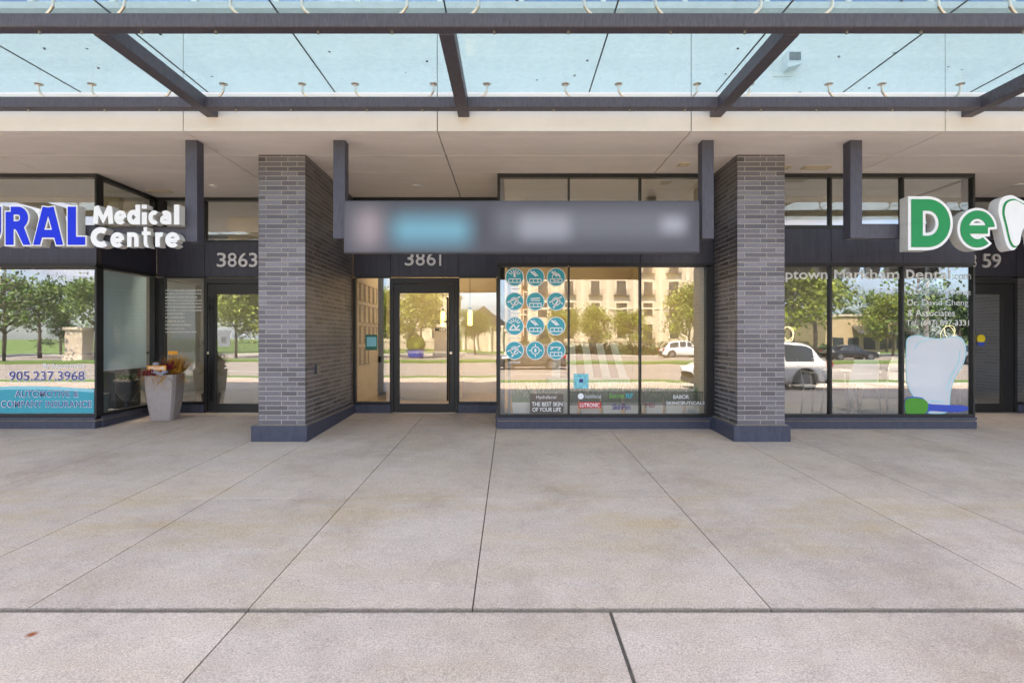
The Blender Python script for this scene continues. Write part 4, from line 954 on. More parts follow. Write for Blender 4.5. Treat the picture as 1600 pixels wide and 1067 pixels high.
def blades(mb, c, n, l0, l1, w_, up0, up1, droop, rad=.2, rr=rr):
    for _ in range(n):
        a = rr.uniform(0, 2 * math.pi); u_ = R(rr.uniform(up0, up1)); l = rr.uniform(l0, l1)
        p = Vector(c) + Vector((rr.uniform(-rad, rad), rr.uniform(-rad, rad), 0)); d = Vector((math.cos(a) * math.cos(u_), math.sin(a) * math.cos(u_), math.sin(u_)))
        s_ = Vector((-math.sin(a), math.cos(a), 0)) * w_; pts = []
        for i in range(4):
            t = i / 3; q_ = p + d * l * t + Vector((0, 0, -droop * l * t * t)); ww = s_ * (1 - .8 * t); pts += [q_ - ww, q_ + ww]
        mb.add(pts, [(0, 1, 3, 2), (2, 3, 5, 4), (4, 5, 7, 6)])
st = MB(); zt0 = pz + hh - .03
blades(st, (pxx, py_, zt0), 650, .16, .40, .008, -5, 80, .55, .17)
blades(st, (pxx + .16, py_ + .05, zt0 + .05), 320, .20, .48, .007, 40, 88, .25, .09)
blades(st, (pxx - .18, py_ - .05, zt0), 160, .15, .34, .006, 0, 50, .3, .08)
st.build('straw', M['straw'], ar)
bg_ = MB(); blades(bg_, (pxx - .1, py_ - .15, zt0 + .02), 140, .08, .2, .018, 10, 85, .3, .14); blades(bg_, (pxx + .14, py_ - .1, zt0 + .12), 90, .08, .24, .016, 30, 85, .3, .08)
bg_.build('leaves', M['burg'], ar)
rb = MB()
for (dx, dz) in ((.03, .05), (.10, .03), (.15, .07), (-.02, .07), (.0, .20)):
    rb.lathe((pxx + dx, py_ - .24, zt0 + dz - .02), [(.006, 0), (.045, .012), (.052, .035), (.03, .055), (.012, .062)], 9)
rb.build('ribbon_bows', M['bow'], ar)
wb = MB().box(pxx - .16, pxx + .16, py_ - .225, py_ - .21, zt0 + .10, zt0 + .185).build('welcome_board', M['orange'], ar, bevel=.003)
text('lettering', 'WELCOME', pxx - .135, pxx + .135, zt0 + .12, zt0 + .165, py_ - .2252, M['vwhite'], depth=.002, bold=.02, parent=wb)
MB().box(pxx + .02, pxx + .18, py_ + .05, py_ + .06, zt0 + .36, zt0 + .42).build('orange_board', M['orange'], ar); MB().box(pxx + .095, pxx + .105, py_ + .061, py_ + .066, zt0 - .1, zt0 + .40).build('stake', M['bark'], ar)
gn = MB(); blades(gn, (pxx, py_, zt0), 90, .2, .45, .007, 50, 88, .2, .14); gn.build('dry_stems', M['bark'], ar)

# ------------------------------------------------------------------ inside the left unit
sh = empty('roller_shade', (-6.62, 9.18, .85), 'pale grey roller shade half down behind the narrow side window of the left bay', 'shade')
MB().box(-6.605, -6.600, 8.66, 9.74, .86, 2.47).build('fabric', M['shade'], sh); MB().box(-6.612, -6.596, 8.65, 9.75, .84, .86).build('bottom_rail', M['white'], sh)
cp = empty('potted_cactus', (-6.95, 9.0, .06), 'tall cactus in a grey green pot on the floor behind the left side window', 'plant')
MB().lathe((-6.95, 9.0, .06), [(.14, 0), (.17, .1), (.19, .36), (.20, .38), (.17, .38)], 18).build('pot', M['pot'], cp, smooth=True)
c_ = MB()
for (dx, dy, h_) in ((0, 0, .52), (.08, .03, .38), (-.09, .05, .42), (.03, -.08, .30), (-.05, -.06, .46)): c_.tube([(-6.95 + dx * .6, 9.0 + dy * .6, .40), (-6.95 + dx, 9 + dy, .40 + h_ * .5), (-6.95 + dx * 1.4, 9 + dy * 1.4, .42 + h_)], [.035, .042, .016], 8)
c_.build('stems', M['leafd'], cp, smooth=True)
un = empty('urn', (-6.95, 9.75, .06), 'dark footed urn with a low plant behind the left side window', 'urn')
MB().lathe((-6.95, 9.75, .06), [(.12, 0), (.12, .04), (.05, .08), (.045, .16), (.10, .22), (.18, .34), (.19, .50), (.22, .53), (.21, .56), (.17, .55)], 22).build('vase', M['urn'], un, smooth=True)
c_ = MB(); blades(c_, (-6.95, 9.75, .6), 160, .08, .24, .012, 10, 80, .3, .1); c_.build('foliage', M['leafd'], un)
tp = empty('indoor_shrub', (-5.85, 10.5, 0), 'dark leafy shrub in a pot behind the glass left of the left door', 'plant')
MB().lathe((-5.85, 10.5, 0), [(.13, 0), (.18, .3), (.16, .3)], 16).build('pot', M['black'], tp)
c_ = MB()
for z in (.4, .7, 1.0, 1.25): blades(c_, (-5.85, 10.5, z), 110, .12, .32, .02, -10, 70, .4, .1)
c_.build('foliage', M['leafd'], tp)
rd = empty('reception_desk', (-8.0, 10.4, 0), 'dark reception desk inside the left display window', 'desk')
MB().box(-9.6, -7.5, 10.2, 10.9, .0, 1.05).build('body', M['dwall'], rd, bevel=.01); MB().box(-9.7, -7.4, 10.1, 11.0, 1.05, 1.10).build('top', M['urn'], rd, bevel=.01)
part(MB().box(-16, -9.4, 9.8, 9.9, 2.2, 3.0), 'interior_header', M['cream'])
bk = empty('side_cabinet', (-4.5, 11.0, 0), 'white side cabinet inside behind the left door', 'cabinet')
MB().box(-4.75, -4.2, 10.7, 11.2, 0, .62).build('body', M['white'], bk, bevel=.01); MB().box(-4.74, -4.21, 10.68, 10.698, .04, .30).build('drawer', M['iwall'], bk); MB().box(-4.74, -4.21, 10.68, 10.698, .32, .59).build('drawer', M['iwall'], bk)

# ------------------------------------------------------------------ inside the central unit
part(MB().box(-3.04, -2.94, 10.01, 11.9, 0, 3.2), 'display_wall', M['warm'])
for r_ in range(4):
    for c2 in range(5):
        if r_ == 3 and c2 > 2: continue
        y0 = 10.12 + c2 * .34; z0 = 2.10 - r_ * .42
        f_ = empty('framed_certificate', (-2.93, y0 + .13, z0), 'framed certificate, row %d from top, place %d from the glass, on the honey wall' % (r_ + 1, c2 + 1), 'picture frame', 'certificates on the wall inside the central unit')
        q = MB(); q.box(-2.94, -2.915, y0, y0 + .27, z0, z0 + .015); q.box(-2.94, -2.915, y0, y0 + .27, z0 + .335, z0 + .35); q.box(-2.94, -2.915, y0, y0 + .015, z0 + .015, z0 + .335); q.box(-2.94, -2.915, y0 + .255, y0 + .27, z0 + .015, z0 + .335)
        q.build('frame', M['tan'], f_); MB().box(-2.939, -2.93, y0 + .016, y0 + .254, z0 + .016, z0 + .334).build('sheet', M['cream'], f_)
for (x_, y_, lab) in ((X(692, 11.0), 11.0, 'lit yellow pendant lamp inside behind the central door'), (X(730, 9.9), 10.6, 'lit yellow pendant lamp inside right of the central door')):
    p = empty('pendant_lamp', (x_, y_, 1.55), lab, 'lamp', 'pendant lamps inside the central unit')
    MB().tube([(x_, y_, 1.98), (x_, y_, 3.89)], .006, 6).build('cord', M['black'], p)
    MB().lathe((x_, y_, 1.62), [(.035, 0), (.045, .01), (.045, .25), (.03, .30)], 14).build('glass_tube', M['pend'], p, smooth=True)
    MB().lathe((x_, y_, 1.925), [(.034, 0), (.034, .05), (.008, .06)], 14).build('cap', M['black'], p)
cn = empty('reception_counter', (-1.55, 12.3, 0), 'pale rounded reception counter inside behind the central door', 'counter')
MB().lathe((-1.8, 12.4, 0), [(.7, 0), (.7, .95), (.74, .97), (.74, 1.02)], 40).build('body', M['cream'], cn); MB().lathe((-1.8, 12.4, 1.021), [(.76, 0), (.76, .03)], 40).build('top', M['white'], cn)
# grass planters on the window sill
rr = random.Random(5)
gx = [(810, 826), (882, 888), (891, 912), (915.5, 937.5), (942, 961), (964.5, 978), (1007, 1026), (1030, 1056), (1060, 1096)]
gx = [(X(a, 8.72), X(b, 8.72)) for a, b in ((800, 833), (838, 870), (874, 902), (906, 936), (940, 970), (975, 1003), (1007, 1034), (1038, 1065), (1069, 1097))]
for i, (a, b_) in enumerate(gx):
    e = empty('grass_planter', ((a + b_) / 2, 8.72, .06), 'white box of artificial grass, number %d from the left on the central window sill' % (i + 1), 'planter', 'grass planters in the central window')
    z0 = .16; c_ = (a + b_) / 2; hw = (b_ - a) / 2
    bb = MB(); bb.add([(c_ - hw * .86, 8.64, .061), (c_ + hw * .86, 8.64, .061), (c_ + hw * .86, 8.80, .061), (c_ - hw * .86, 8.80, .061), (a, 8.62, .34), (b_, 8.62, .34), (b_, 8.82, .34), (a, 8.82, .34)], [(0, 3, 2, 1), (4, 5, 6, 7), (0, 1, 5, 4), (1, 2, 6, 5), (2, 3, 7, 6), (3, 0, 4, 7)])
    bb.build('box', M['vwhite'], e, bevel=.006)
    ln = MB(); tp_ = MB()
    for _ in range(230):
        x_ = rr.uniform(a, b_); y_ = rr.uniform(8.63, 8.8); h_ = rr.uniform(.14, .38); lx_ = rr.uniform(-.07, .07); ly = rr.uniform(-.05, .05); w_ = .005
        m1 = (x_ + lx_ * .4, y_ + ly * .4, .34 + h_ * .62); tpx = (x_ + lx_ * 1.4, y_ + ly, .34 + h_)
        ln.add([(x_ - w_, y_, .34), (x_ + w_, y_, .34), (m1[0] + w_, m1[1], m1[2]), (m1[0] - w_, m1[1], m1[2])], [(0, 1, 2, 3)])
        (tp_ if rr.random() < .35 else ln).add([(m1[0] - w_, m1[1], m1[2]), (m1[0] + w_, m1[1], m1[2]), tpx], [(0, 1, 2)])
    ln.build('blades', M['gblade'], e); tp_.build('pale_tips', M['gtip'], e)
# striped display slope behind the grass
sdp = empty('striped_display', (X(925, 9.3), 9.3, .3), 'sloping display board with pale and brown stripes inside the central window', 'display')
q = MB(); q2 = MB()
for k in range(9):
    a0, a1 = 862 + k * 13.2, 862 + (k + 1) * 13.2; t0_, t1_ = 866 + k * 10.8, 866 + (k + 1) * 10.8
    (q if k % 2 == 0 else q2).add([(X(a0, 9.2), 9.2, Z(590, 9.2)), (X(a1, 9.2), 9.2, Z(590, 9.2)), (X(t1_, 9.75), 9.75, Z(536, 9.75)), (X(t0_, 9.75), 9.75, Z(536, 9.75)),
        (X(a0, 9.2), 9.24, Z(590, 9.2)), (X(a1, 9.2), 9.24, Z(590, 9.2)), (X(t1_, 9.75), 9.79, Z(536, 9.75)), (X(t0_, 9.75), 9.79, Z(536, 9.75))], [(0, 1, 2, 3), (7, 6, 5, 4), (0, 4, 5, 1), (1, 5, 6, 2), (2, 6, 7, 3), (3, 7, 4, 0)])
q.build('pale_stripes', M['vwhite'], sdp); q2.build('brown_stripes', M['brown'], sdp)
MB().box(X(856, 9.2), X(984, 9.2), 9.19, 9.6, Z(606, 9.2), Z(590.5, 9.2)).build('base', M['white'], sdp)
bp_ = empty('teal_box', (X(909, 8.9), 8.6, .62), 'small pale teal patterned box above the grass in the central window', 'box')
MB().box(X(896.5, YG), X(919.5, YG), YG - .0012, YG, Z(607, YG), Z(584, YG)).build('sheet', mat('mottled teal', (.16, .55, .62), .5, var=.7, vs=45), bp_)
MB().box(X(905, YG), X(911, YG), YG - .0022, YG - .0014, Z(597.5, YG), Z(592, YG)).build('mark', M['navy'], bp_)
part(MB().box(3.02, 3.10, 8.60, 13.3, .06, 3.9), 'interior_side_wall', M['warm'])
part(MB().box(-.05, .0, 8.60, 10.6, .06, 3.2) , 'interior_column', M['iwall'])
part(MB().box(.85, .92, 8.70, 8.78, .3, 2.49), 'window_curtain', M['yellow']) if False else None

# ------------------------------------------------------------------ inside the right unit
def chair_proto():
    r_ = empty('dining_chair', (0, 0, 0), 'white chair', 'chair', 'white chairs in the right window')
    m1 = MB(); m1.box(-.21, .21, -.21, .21, .44, .455); m1.build('seat', M['lwhite'], r_, bevel=.007)
    m2 = MB(); m2.add([(-.20, .205, .50), (.20, .205, .50), (.20, .22, .50), (-.20, .22, .50), (-.18, .275, .86), (.18, .275, .86), (.18, .29, .86), (-.18, .29, .86)], [(0, 3, 2, 1), (4, 5, 6, 7), (0, 1, 5, 4), (1, 2, 6, 5), (2, 3, 7, 6), (3, 0, 4, 7)])
    m2.build('backrest', M['lwhite'], r_, bevel=.006)
    for sx in (-1, 1):
        MB().tube([(sx * .24, -.25, 0), (sx * .22, -.19, .62), (sx * .22, -.13, .66), (sx * .22, .20, .66)], .011, 8).build('leg', M['chrome'], r_, smooth=True)
        MB().tube([(sx * .24, .27, 0), (sx * .21, .20, .45), (sx * .19, .27, .80)], .011, 8).build('leg', M['chrome'], r_, smooth=True)
    return r_
cpz = .06
ch = chair_proto()
for i, (px, d_, rz, lab) in enumerate(((1262, 9.15, 95, 'white chair with chrome legs next to the right brick pillar, seen from its side'), (1305, 9.3, 75, 'white chair with chrome legs right behind the first mullion of the right window'), (1335, 9.15, 180, 'white chair turned to the street in the middle pane of the right window'), (1385, 9.5, -80, 'white chair with a tall back at the right side of the table'))):
    o = ch if i == 0 else copy_tree(ch)
    put(o, (X(px, d_), d_, cpz), R(rz), 1.12, lab)
o = copy_tree(ch); put(o, (8.9, 11.2, 0), R(100), 1.1, 'white chair seen dimly through the right door')
tb = empty('cafe_table', (X(1325, 10), 9.9, .06), 'round white cafe table behind the chairs in the right window', 'table')
MB().lathe((X(1325, 10), 9.9, .75), [(.45, 0), (.46, .01), (.46, .03)], 30).build('top', M['lwhite'], tb); MB().tube([(X(1325, 10), 9.9, .08), (X(1325, 10), 9.9, .75)], .03, 12).build('column', M['chrome'], tb); MB().lathe((X(1325, 10), 9.9, .061), [(.25, 0), (.25, .015), (.04, .03)], 24).build('foot', M['chrome'], tb)
for (px, py, lab) in ((1229, 522, 'glowing ring pendant beside the right brick pillar'), (1481, 520, 'glowing ring pendant behind the dentist names')):
    d_ = 9.3; c0, c1 = X(px, d_), Z(py, d_)
    e = empty('ring_pendant', (c0, d_, c1 - .14), lab, 'lamp', 'ring pendants in the right unit')
    for s_ in (0, 1):
        q = MB(); q.tube([(c0 + .12 * math.cos(t) * (1 - s_ * .3) + s_ * .03, d_ + .05 * math.sin(t * 1) * (1 if s_ else -1), c1 + .125 * math.sin(t)) for t in [2 * math.pi * i / 28 for i in range(29)]], .006, 6, False); q.build('ring', M['lamp'], e)
    MB().tube([(c0, d_, c1 + .12), (c0, d_, 3.89)], .003, 5).build('cord', M['black'], e)
part(MB().box(8.0, 10.0, 12.2, 12.35, 0, 3.4), 'slatted_wall', M['dwall'])

# ------------------------------------------------------------------ the street behind the camera (seen reflected in the glass)
def tree(name, h_, cr_r, cz, n, lm, trunk_r, lab, cat='tree', seed=1, lsz=.16, fork=6, cone=False, grp='trees across the road'):
    rr = random.Random(seed)
    r_ = empty(name, (0, 0, 0), lab, cat, grp)
    tk = MB(); tk.tube([(0, 0, -.2), (.05, .02, h_ * .3), (-.05, .05, h_ * .6), (0, 0, h_ * .92)], [trunk_r, trunk_r * .75, trunk_r * .45, .03], 9)
    cl = []
    for i in range(fork * 4):
        a = rr.uniform(0, 6.28); t = rr.uniform(0, 1); z0 = h_ * (.22 + .55 * t)
        l = cr_r * (1.0 - (.95 * t if cone else .35 * t)) * rr.uniform(.6, 1.05)
        e_ = Vector((math.cos(a) * l, math.sin(a) * l, z0 + (l * .55 if not cone else -.1 * l)))
        tk.tube([(0, 0, z0), ((e_.x) * .5, e_.y * .5, z0 + (e_.z - z0) * .6), tuple(e_)], [trunk_r * .35, trunk_r * .2, .015], 6); cl += [e_, Vector((e_.x * .6, e_.y * .6, z0 + (e_.z - z0) * .75))]
    tk.build('trunk', M['bark'], r_, smooth=True)
    lf = MB()
    for i in range(n):
        c = rr.choice(cl); s_ = cr_r * .30
        p = c + Vector((rr.gauss(0, s_ * .6), rr.gauss(0, s_ * .6), rr.gauss(0, s_ * .45)))
        q_ = Vector((rr.gauss(0, 1), rr.gauss(0, 1), rr.gauss(0, 1))).normalized(); u_ = q_.orthogonal().normalized() * lsz * rr.uniform(.6, 1.3); v_ = q_.cross(u_)
        lf.add([p - u_, p - v_ * .6, p + u_, p + v_ * .6], [(0, 1, 2, 3)])
    lf.build('crown', lm, r_)
    return r_
tA = tree('street_tree', 8.5, 3.2, 0, 5200, M['leafy'], .16, 'bright yellow green street tree', seed=1)
tB = tree('street_tree', 9.5, 3.6, 0, 5200, M['leaf'], .2, 'mid green street tree', seed=2)
tC = tree('conifer', 9, 2.6, 0, 5200, M['leafd'], .2, 'dark conifer', seed=3, cone=True)
tD = tree('bare_tree', 9, 3.0, 0, 500, M['leaf'], .14, 'almost bare young tree', seed=4, fork=9)
WH = ['first', 'second', 'third', 'fourth', 'fifth', 'sixth', 'seventh', 'eighth', 'ninth', 'tenth', 'eleventh', 'twelfth']
def place(src, first, lst, word_):
    for i, (px, D, sc, rz) in enumerate(lst):
        o = src if i == 0 else copy_tree(src)
        yy = 2 * BAY - D
        put(o, (X(px, D), yy, RZ + .1), rz, sc, '%s across the road, %s from the left' % (word_, WH[i]))
place(tA, 0, sorted([(345, 52, 1.0, 0), (395, 50, 1.05, 2), (575, 56, .95, 1), (650, 54, .95, 4), (1240, 50, 1.35, 3), (1395, 60, .85, 5), (930, 64, .72, 1), (985, 65, .66, 2), (880, 66, .7, 5), (1078, 60, 1.0, 4)]), 'bright yellow green tree')
place(tB, 0, sorted([(60, 55, .9, 0), (150, 50, .85, 2), (-60, 58, 1, 3), (740, 62, .6, 1), (1275, 58, 1.2, 2), (1385, 72, .9, 1), (260, 60, .95, 1), (455, 57, 1, 3), (1580, 60, .8, 3)]), 'mid green tree')
place(tC, 0, sorted([(1450, 50, .9, 0), (1500, 54, .85, 2), (1325, 92, .9, 1), (1555, 52, .9, 4), (95, 64, .75, 1)]), 'dark conifer')
place(tD, 0, sorted([(5, 46, 1, 0), (-30, 44, .9, 1), (1436, 33, .85, 2)]), 'nearly bare tree')

def apartment(x0, x1, y_, h_, m, nfl, pitch, lab, name='apartment_building'):
    e = empty(name, ((x0 + x1) / 2, y_, RZ), lab, 'building')
    MB().box(x0, x1, y_ - 14, y_, RZ, h_).build('wall', m, e)
    tr = MB()
    tr.box(x0 - .3, x1 + .3, y_ - 14.3, y_ + .35, h_, h_ + .5)
    for k in range(1, nfl): 
        if k % 2: tr.box(x0 - .05, x1 + .05, y_, y_ + .12, RZ + k * 3.2 + 2.9, RZ + k * 3.2 + 3.15)
    nx = int((x1 - x0) / pitch)
    for i in range(nx + 1): tr.box(x0 + i * pitch - .25 + .001, x0 + i * pitch + .25, y_, y_ + .10, RZ, h_ - .01)
    tr.build('stone_trim', M['stoned'], e)
    for k in range(nfl):
        for i in range(nx):
            cx_ = x0 + (i + .5) * pitch; z0 = RZ + k * 3.1 + 2.0
            w_ = MB(); w_.box(cx_ - .85, cx_ - .65, y_, y_ + .14, z0, z0 + 1.9); w_.box(cx_ + .65, cx_ + .85, y_, y_ + .14, z0, z0 + 1.9); w_.box(cx_ - .85, cx_ + .85, y_, y_ + .16, z0 + 1.9, z0 + 2.1)
            f_ = w_.build('window', M['stoned'], e)
            MB().box(cx_ - .65, cx_ + .65, y_ + .01, y_ + .03, z0, z0 + 1.9).build('pane', M['wing'], f_)
            if (i + k) % 2 == 0 or k > 1:
                b_ = MB(); b_.box(cx_ - 1.0, cx_ + 1.0, y_, y_ + .5, z0 - .12, z0)
                for q_ in range(13): b_.box(cx_ - 1 + q_ * .163, cx_ - .97 + q_ * .163, y_ + .46, y_ + .49, z0, z0 + .7)
                b_.box(cx_ - 1, cx_ + 1, y_ + .45, y_ + .5, z0 + .7, z0 + .75)
                b_.build('balcony', M['urn'], f_)
    return e
D1 = 76
apartment(X(828, D1), X(1125, D1), 2 * BAY - D1, 17.5, M['stone'], 5, 3.7, 'beige stone apartment block with small iron balconies across the road')
apartment(X(812, 95), X(838, 95), 2 * BAY - 95, 17, M['redb'], 5, 2.8, 'narrow red brick block behind the beige apartments')
apartment(X(540, 90), X(705, 90), 2 * BAY - 90, 9, M['stone'], 3, 4.2, 'lower beige block behind the trees opposite the central door')
# gabled house, low plaza, gate pillars
gh = empty('gabled_house', (X(745, 80), 2 * BAY - 80, RZ), 'pale gabled building with columns across the road', 'building')
xa, xb = X(722, 82), X(790, 82); ya = 2 * DOOR - 82
MB().box(xa, xb, ya - 10, ya, RZ, 3.2).build('wall', M['stone'], gh)
MB().prism([(xa - .4, 3.2), (xb + .4, 3.2), ((xa + xb) / 2, 6.2)], ya - 10, ya + .6).build('roof', M['card'], gh)
for k in range(4): MB().lathe((xa + .4 + k * (xb - xa - .8) / 3, ya + .8, RZ), [(.28, 0), (.22, .2), (.2, 3.5), (.3, 3.85)], 14).build('column', M['stoned'], gh, smooth=True)
lb = empty('low_plaza_building', (X(1350, 78), 2 * BAY - 78, RZ), 'low tan commercial building with a dark sloped awning across the road', 'building')
xa, xb = X(1290, 78), X(1440, 78); ya = 2 * BAY - 78
MB().box(xa, xb, ya - 12, ya, RZ, 4.4).build('wall', M['tan'], lb)
MB().box(xa - .2, xb + .2, ya - 12.2, ya + .25, 4.4, 4.7).build('roof', M['stone'], lb)
MB().add([(X(1345, 76), ya, 3.1), (xb, ya, 3.1), (xb, ya + 1.6, 2.0), (X(1345, 76), ya + 1.6, 2.0), (X(1345, 76), ya, 3.0), (xb, ya, 3.0), (xb, ya + 1.6, 1.9), (X(1345, 76), ya + 1.6, 1.9)], [(0, 1, 2, 3), (7, 6, 5, 4), (0, 3, 7, 4), (1, 5, 6, 2), (3, 2, 6, 7), (0, 4, 5, 1)]).build('awning', M['card'], lb)
for k in range(5): MB().box(xa + 1 + k * 2.3, xa + 2.6 + k * 2.3, ya + .01, ya + .05, RZ + .5, 1.4).build('window', M['wing'], lb)
gp = None
for i, (px, D) in enumerate(((123, 50), (690, 60), (800, 62))):
    x_ = X(px, D); y_ = 2 * (BAY if px < 200 or px > 770 else DOOR) - D
    z0 = RZ + .1
    e = empty('gate_pillar', (x_, y_, z0), ['broad limestone gate pillar opposite the left window', 'broad limestone gate pillar opposite the central door', 'broad limestone gate pillar opposite the central bay'][i], 'pillar', 'limestone gate pillars')
    MB().box(x_ - .75, x_ + .75, y_ - .75, y_ + .75, z0, z0 + 2.7).build('shaft', M['stone'], e, bevel=.02)
    MB().box(x_ - .9, x_ + .9, y_ - .9, y_ + .9, z0 + 2.7, z0 + 2.95).build('cap', M['stoned'], e, bevel=.03); MB().box(x_ - .9, x_ + .9, y_ - .9, y_ + .9, z0 - .1, z0 + .35).build('foot', M['stoned'], e, bevel=.02)
def fence(x0, x1, y_, lab):
    e = empty('iron_fence', ((x0 + x1) / 2, y_, RZ), lab, 'fence', 'iron fences across the road')
    f_ = MB()
    for z in (.3, 1.5): f_.box(x0, x1, y_ - .02, y_ + .02, RZ + z, RZ + z + .05)
    x_ = x0
    while x_ < x1: f_.box(x_, x_ + .03, y_ - .015, y_ + .015, RZ + .1, RZ + 1.75); x_ += .16
    f_.build('railing', M['black'], e)
fence(X(20, 52), X(700, 55), -40.9 - 8.5, 'black iron fence in front of the trees opposite the doors'); fence(X(810, 62), X(1290, 62), 2 * BAY - 66, 'black iron fence before the beige apartments')
hd = MB(); rr = random.Random(9)
for i in range(9000):
    x_ = rr.uniform(X(810, 66), X(1290, 66)); p = Vector((x_, 2 * BAY - 65 + rr.gauss(0, .35), RZ + abs(rr.gauss(.45, .4)))); q_ = Vector((rr.gauss(0, 1), rr.gauss(0, 1), rr.gauss(0, 1))).normalized(); u_ = q_.orthogonal() * .13; v_ = q_.cross(u_)
    hd.add([p - u_, p - v_, p + u_, p + v_], [(0, 1, 2, 3)])
hd.build('hedge', M['leafd'], None, label='low clipped hedge along the far side of the road', cat='hedge', kind='stuff')

# cars
def car(paint, L=4.7, W=.92, H=1.66, suv=True):
    r_ = empty('parked_car', (0, 0, 0), 'car', 'car', 'cars on the road')
    belt = .98 if suv else .90; zb = .22
    if suv: top = [(0, .74), (.02, .98), (.06, 1.12), (.13, 1.5), (.19, 1.62), (.35, 1.67), (.50, 1.66), (.60, 1.56), (.72, 1.08), (.80, 1.02), (.92, .92), (.98, .80), (1, .62)]
    else: top = [(0, .66), (.02, .90), (.10, .98), (.17, 1.05), (.28, 1.36), (.40, 1.44), (.52, 1.43), (.60, 1.33), (.73, .98), (.82, .93), (.93, .83), (.98, .72), (1, .55)]
    def zt(t):
        for (a, za), (b_, zb2) in zip(top[:-1], top[1:]):
            if t <= b_: k = (t - a) / (b_ - a); k = k; return (za + (zb2 - za) * k) * H / (1.67 if suv else 1.44)
        return top[-1][1]
    N = 44; body = MB(); win = MB(); secs = []
    for i in range(N + 1):
        t = i / N; x_ = -L / 2 + L * t; z = zt(t)
        e_ = min(t, 1 - t); wf = W * (1 - .22 * max(0, 1 - e_ / .10) ** 2)
        bl_ = min(belt, z - .02); zr = z
        if z > belt + .05: pts = [(0, zb), (wf * .86, zb), (wf * .98, zb + .16), (wf, .62), (wf * .97, bl_), (wf * .96, bl_ + .015), (wf * .80, zr - .10 if zr - .10 > bl_ + .03 else bl_ + .03), (wf * .70, zr - .02), (0, zr)]
        else: pts = [(0, zb), (wf * .86, zb), (wf * .98, zb + .16), (wf, min(.62, z - .12)), (wf * .95, z - .08), (wf * .90, z - .05), (wf * .80, z - .03), (wf * .6, z - .01), (0, z)]
        secs.append([(x_, p[0], p[1]) for p in pts])
    k = len(secs[0])
    for sgn in (1, -1):
        o_ = len(body.v)
        for s_ in secs: body.v += [(a, b_ * sgn, c_) for a, b_, c_ in s_]
        for i in range(N):
            for j in range(k - 1):
                f_ = (o_ + i * k + j, o_ + i * k + j + 1, o_ + (i + 1) * k + j + 1, o_ + (i + 1) * k + j)
                f_ = f_ if sgn < 0 else f_[::-1]
                body.f.append(f_); body.mi.append(0)
    bo = body.build('body', paint, r_, smooth=True, center=False)
    for sgn in (1, -1):
        gl_ = MB()
        for i in range(N):
            t = (i + .5) / N
            if not ((.13 < t < .66) if suv else (.20 < t < .66)): continue
            if abs(t - .36) < .012 or abs(t - .52) < .012: continue
            q_ = [secs[i][5], secs[i + 1][5], secs[i + 1][6], secs[i][6]]
            if q_[2][2] - q_[1][2] < .06: continue
            gl_.add([(a, (b_ + .012) * sgn, c_) for a, b_, c_ in q_], [(0, 1, 2, 3)])
        gl_.build('side_window', M['wing'], r_, center=False)
    # rear and front screens
    for lo, hi in (((.045, .13) if suv else (.17, .27)), (.61, .71)):
        x0, x1 = -L / 2 + L * lo, -L / 2 + L * hi; z0, z1 = zt(lo), zt(hi); dxn = -.012 if lo < .3 else .012
        MB().add([(x0 + dxn, -.62, z0 + .014), (x0 + dxn, .62, z0 + .014), (x1 + dxn, .55, z1 + .012), (x1 + dxn, -.55, z1 + .012)], [(0, 1, 2, 3)]).build('screen', M['wing'], r_, center=False)
    for sx in (-.30, .30):
        for sy in (-1, 1):
            cx_ = L * sx; yy = sy * (W - .10)
            a_ = MB(); a_.tube([(cx_, sy * (W - .3), .36), (cx_, sy * (W + .004), .36)], .42, 28); a_.build('wheel_arch', M['black'], r_, center=False)
            wh = MB(); wh.tube([(cx_, sy * (W - .22), .34), (cx_, sy * (W - .2), .34), (cx_, sy * (W + .006), .34), (cx_, sy * (W + .014), .34)], [.30, .34, .34, .31], 28); wo = wh.build('wheel', M['tyre'], r_, smooth=False, center=False)
            rm_ = MB(); rm_.tube([(cx_, sy * (W + .012), .34), (cx_, sy * (W + .020), .34)], .235, 24); rm_.build('rim', M['rim'], wo, center=False)
    for sy in (-1, 1):
        MB().box(-L / 2 - .005, -L / 2 + .16, sy * .80 - .10, sy * .80 + .10, .80, .98).build('tail_light', M['taill'], r_, bevel=.02, center=False)
        MB().box(L / 2 - .22, L / 2 + .0, sy * .70 - .12, sy * .70 + .12, .62, .76).build('headlight', M['lwhite'], r_, bevel=.03, center=False)
    MB().box(-L / 2 - .02, L / 2 + .01, -.78, .78, .20, .40).build('bumper_skirt', M['black'], r_, bevel=.05, center=False)
    return r_
def at(px, D): return X(px, D), 2 * BAY - D
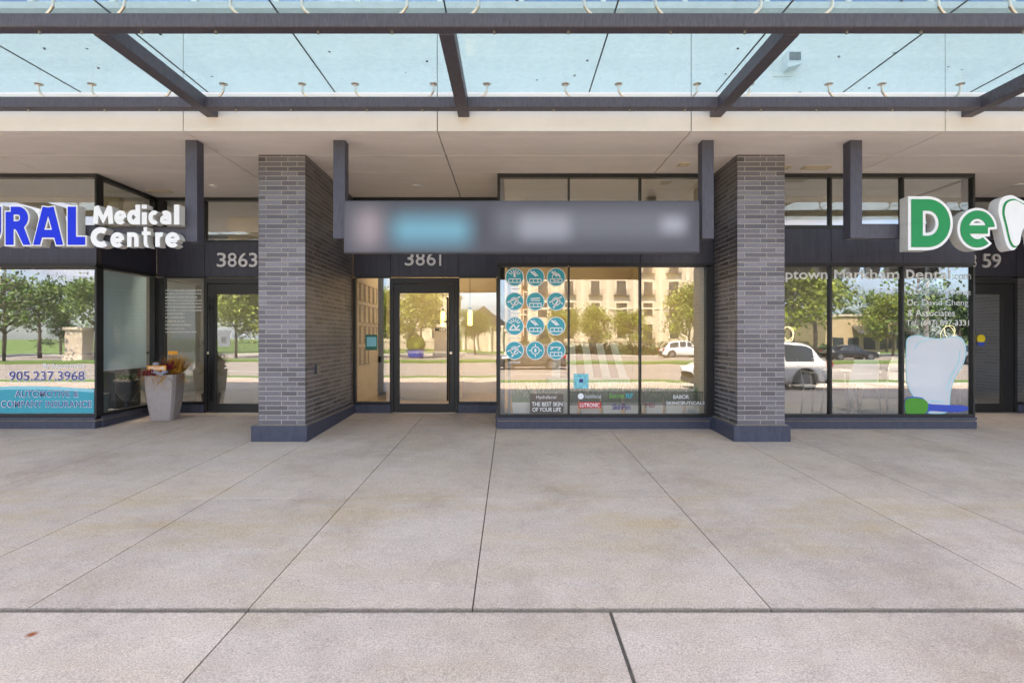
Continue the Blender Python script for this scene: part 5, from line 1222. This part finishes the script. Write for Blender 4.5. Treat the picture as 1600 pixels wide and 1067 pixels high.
c1_ = car(M['carw']); x_, y_ = at(1228, 19.2); put(c1_, (x_ - 1.15, y_, gz(y_) - .005), R(180), 1.0, 'white SUV parked at the kerb close behind the viewer, reflected in the right window')
c2 = copy_tree(c1_); x_, y_ = at(1060, 58); put(c2, (x_ + .6, y_, RZ), 0, 1.05, 'white SUV on the far lane, reflected in the central window')
c3 = car(M['cark'], 4.8, .92, 1.44, False); x_, y_ = at(1328, 52); put(c3, (x_, y_, RZ), 0, 1.0, 'black saloon on the far lane, reflected in the right window')
c4 = car(M['carg'], 4.6, .92, 1.62, True); x_, y_ = at(1475, 42); put(c4, (x_, y_, RZ), R(180), 1.0, 'silver SUV on the middle lane, reflected behind the tooth picture')
c5 = car(M['card'], 4.7, .92, 1.64, True); x_, y_ = at(828, 36); put(c5, (x_, y_, RZ), R(180), 1.0, 'dark grey SUV on the near lane, reflected under the teal stickers')
# lamp post bowed over the road
x_, y_ = at(1450, 34)
lp = empty('street_lamp', (x_, y_, RZ), 'grey bowed street lamp post at the road edge', 'street lamp')
MB().tube([(x_, y_, RZ), (x_, y_, 5), (x_ - .3, y_, 7.5), (x_ - 1.4, y_, 9)], [.14, .10, .08, .06], 12).build('pole', M['kerb'], lp, smooth=True)
MB().box(x_ - 2.1, x_ - 1.35, y_ - .15, y_ + .15, 8.95, 9.08).build('lamp_head', M['kerb'], lp, bevel=.03)
sgn = empty('flower_tub', (X(657, 60), 2 * DOOR - 57, RZ + .1), 'blue tub with a round yellow green shrub across the road', 'planter')
MB().lathe((X(657, 60), 2 * DOOR - 57, RZ + .1), [(.7, 0), (.95, .7), (.9, .7)], 20).build('tub', M['bluev'], sgn)
q = MB(); rr = random.Random(4)
for i in range(900):
    v = Vector((rr.gauss(0, 1), rr.gauss(0, 1), rr.gauss(0, 1))).normalized(); p = Vector((X(657, 60), 2 * DOOR - 57, RZ + 1.4)) + v * 1.0 * rr.uniform(.8, 1); u_ = v.orthogonal() * .12; w_ = v.cross(u_); q.add([p - u_, p - w_, p + u_, p + w_], [(0, 1, 2, 3)])
q.build('shrub', M['leafy'], sgn)
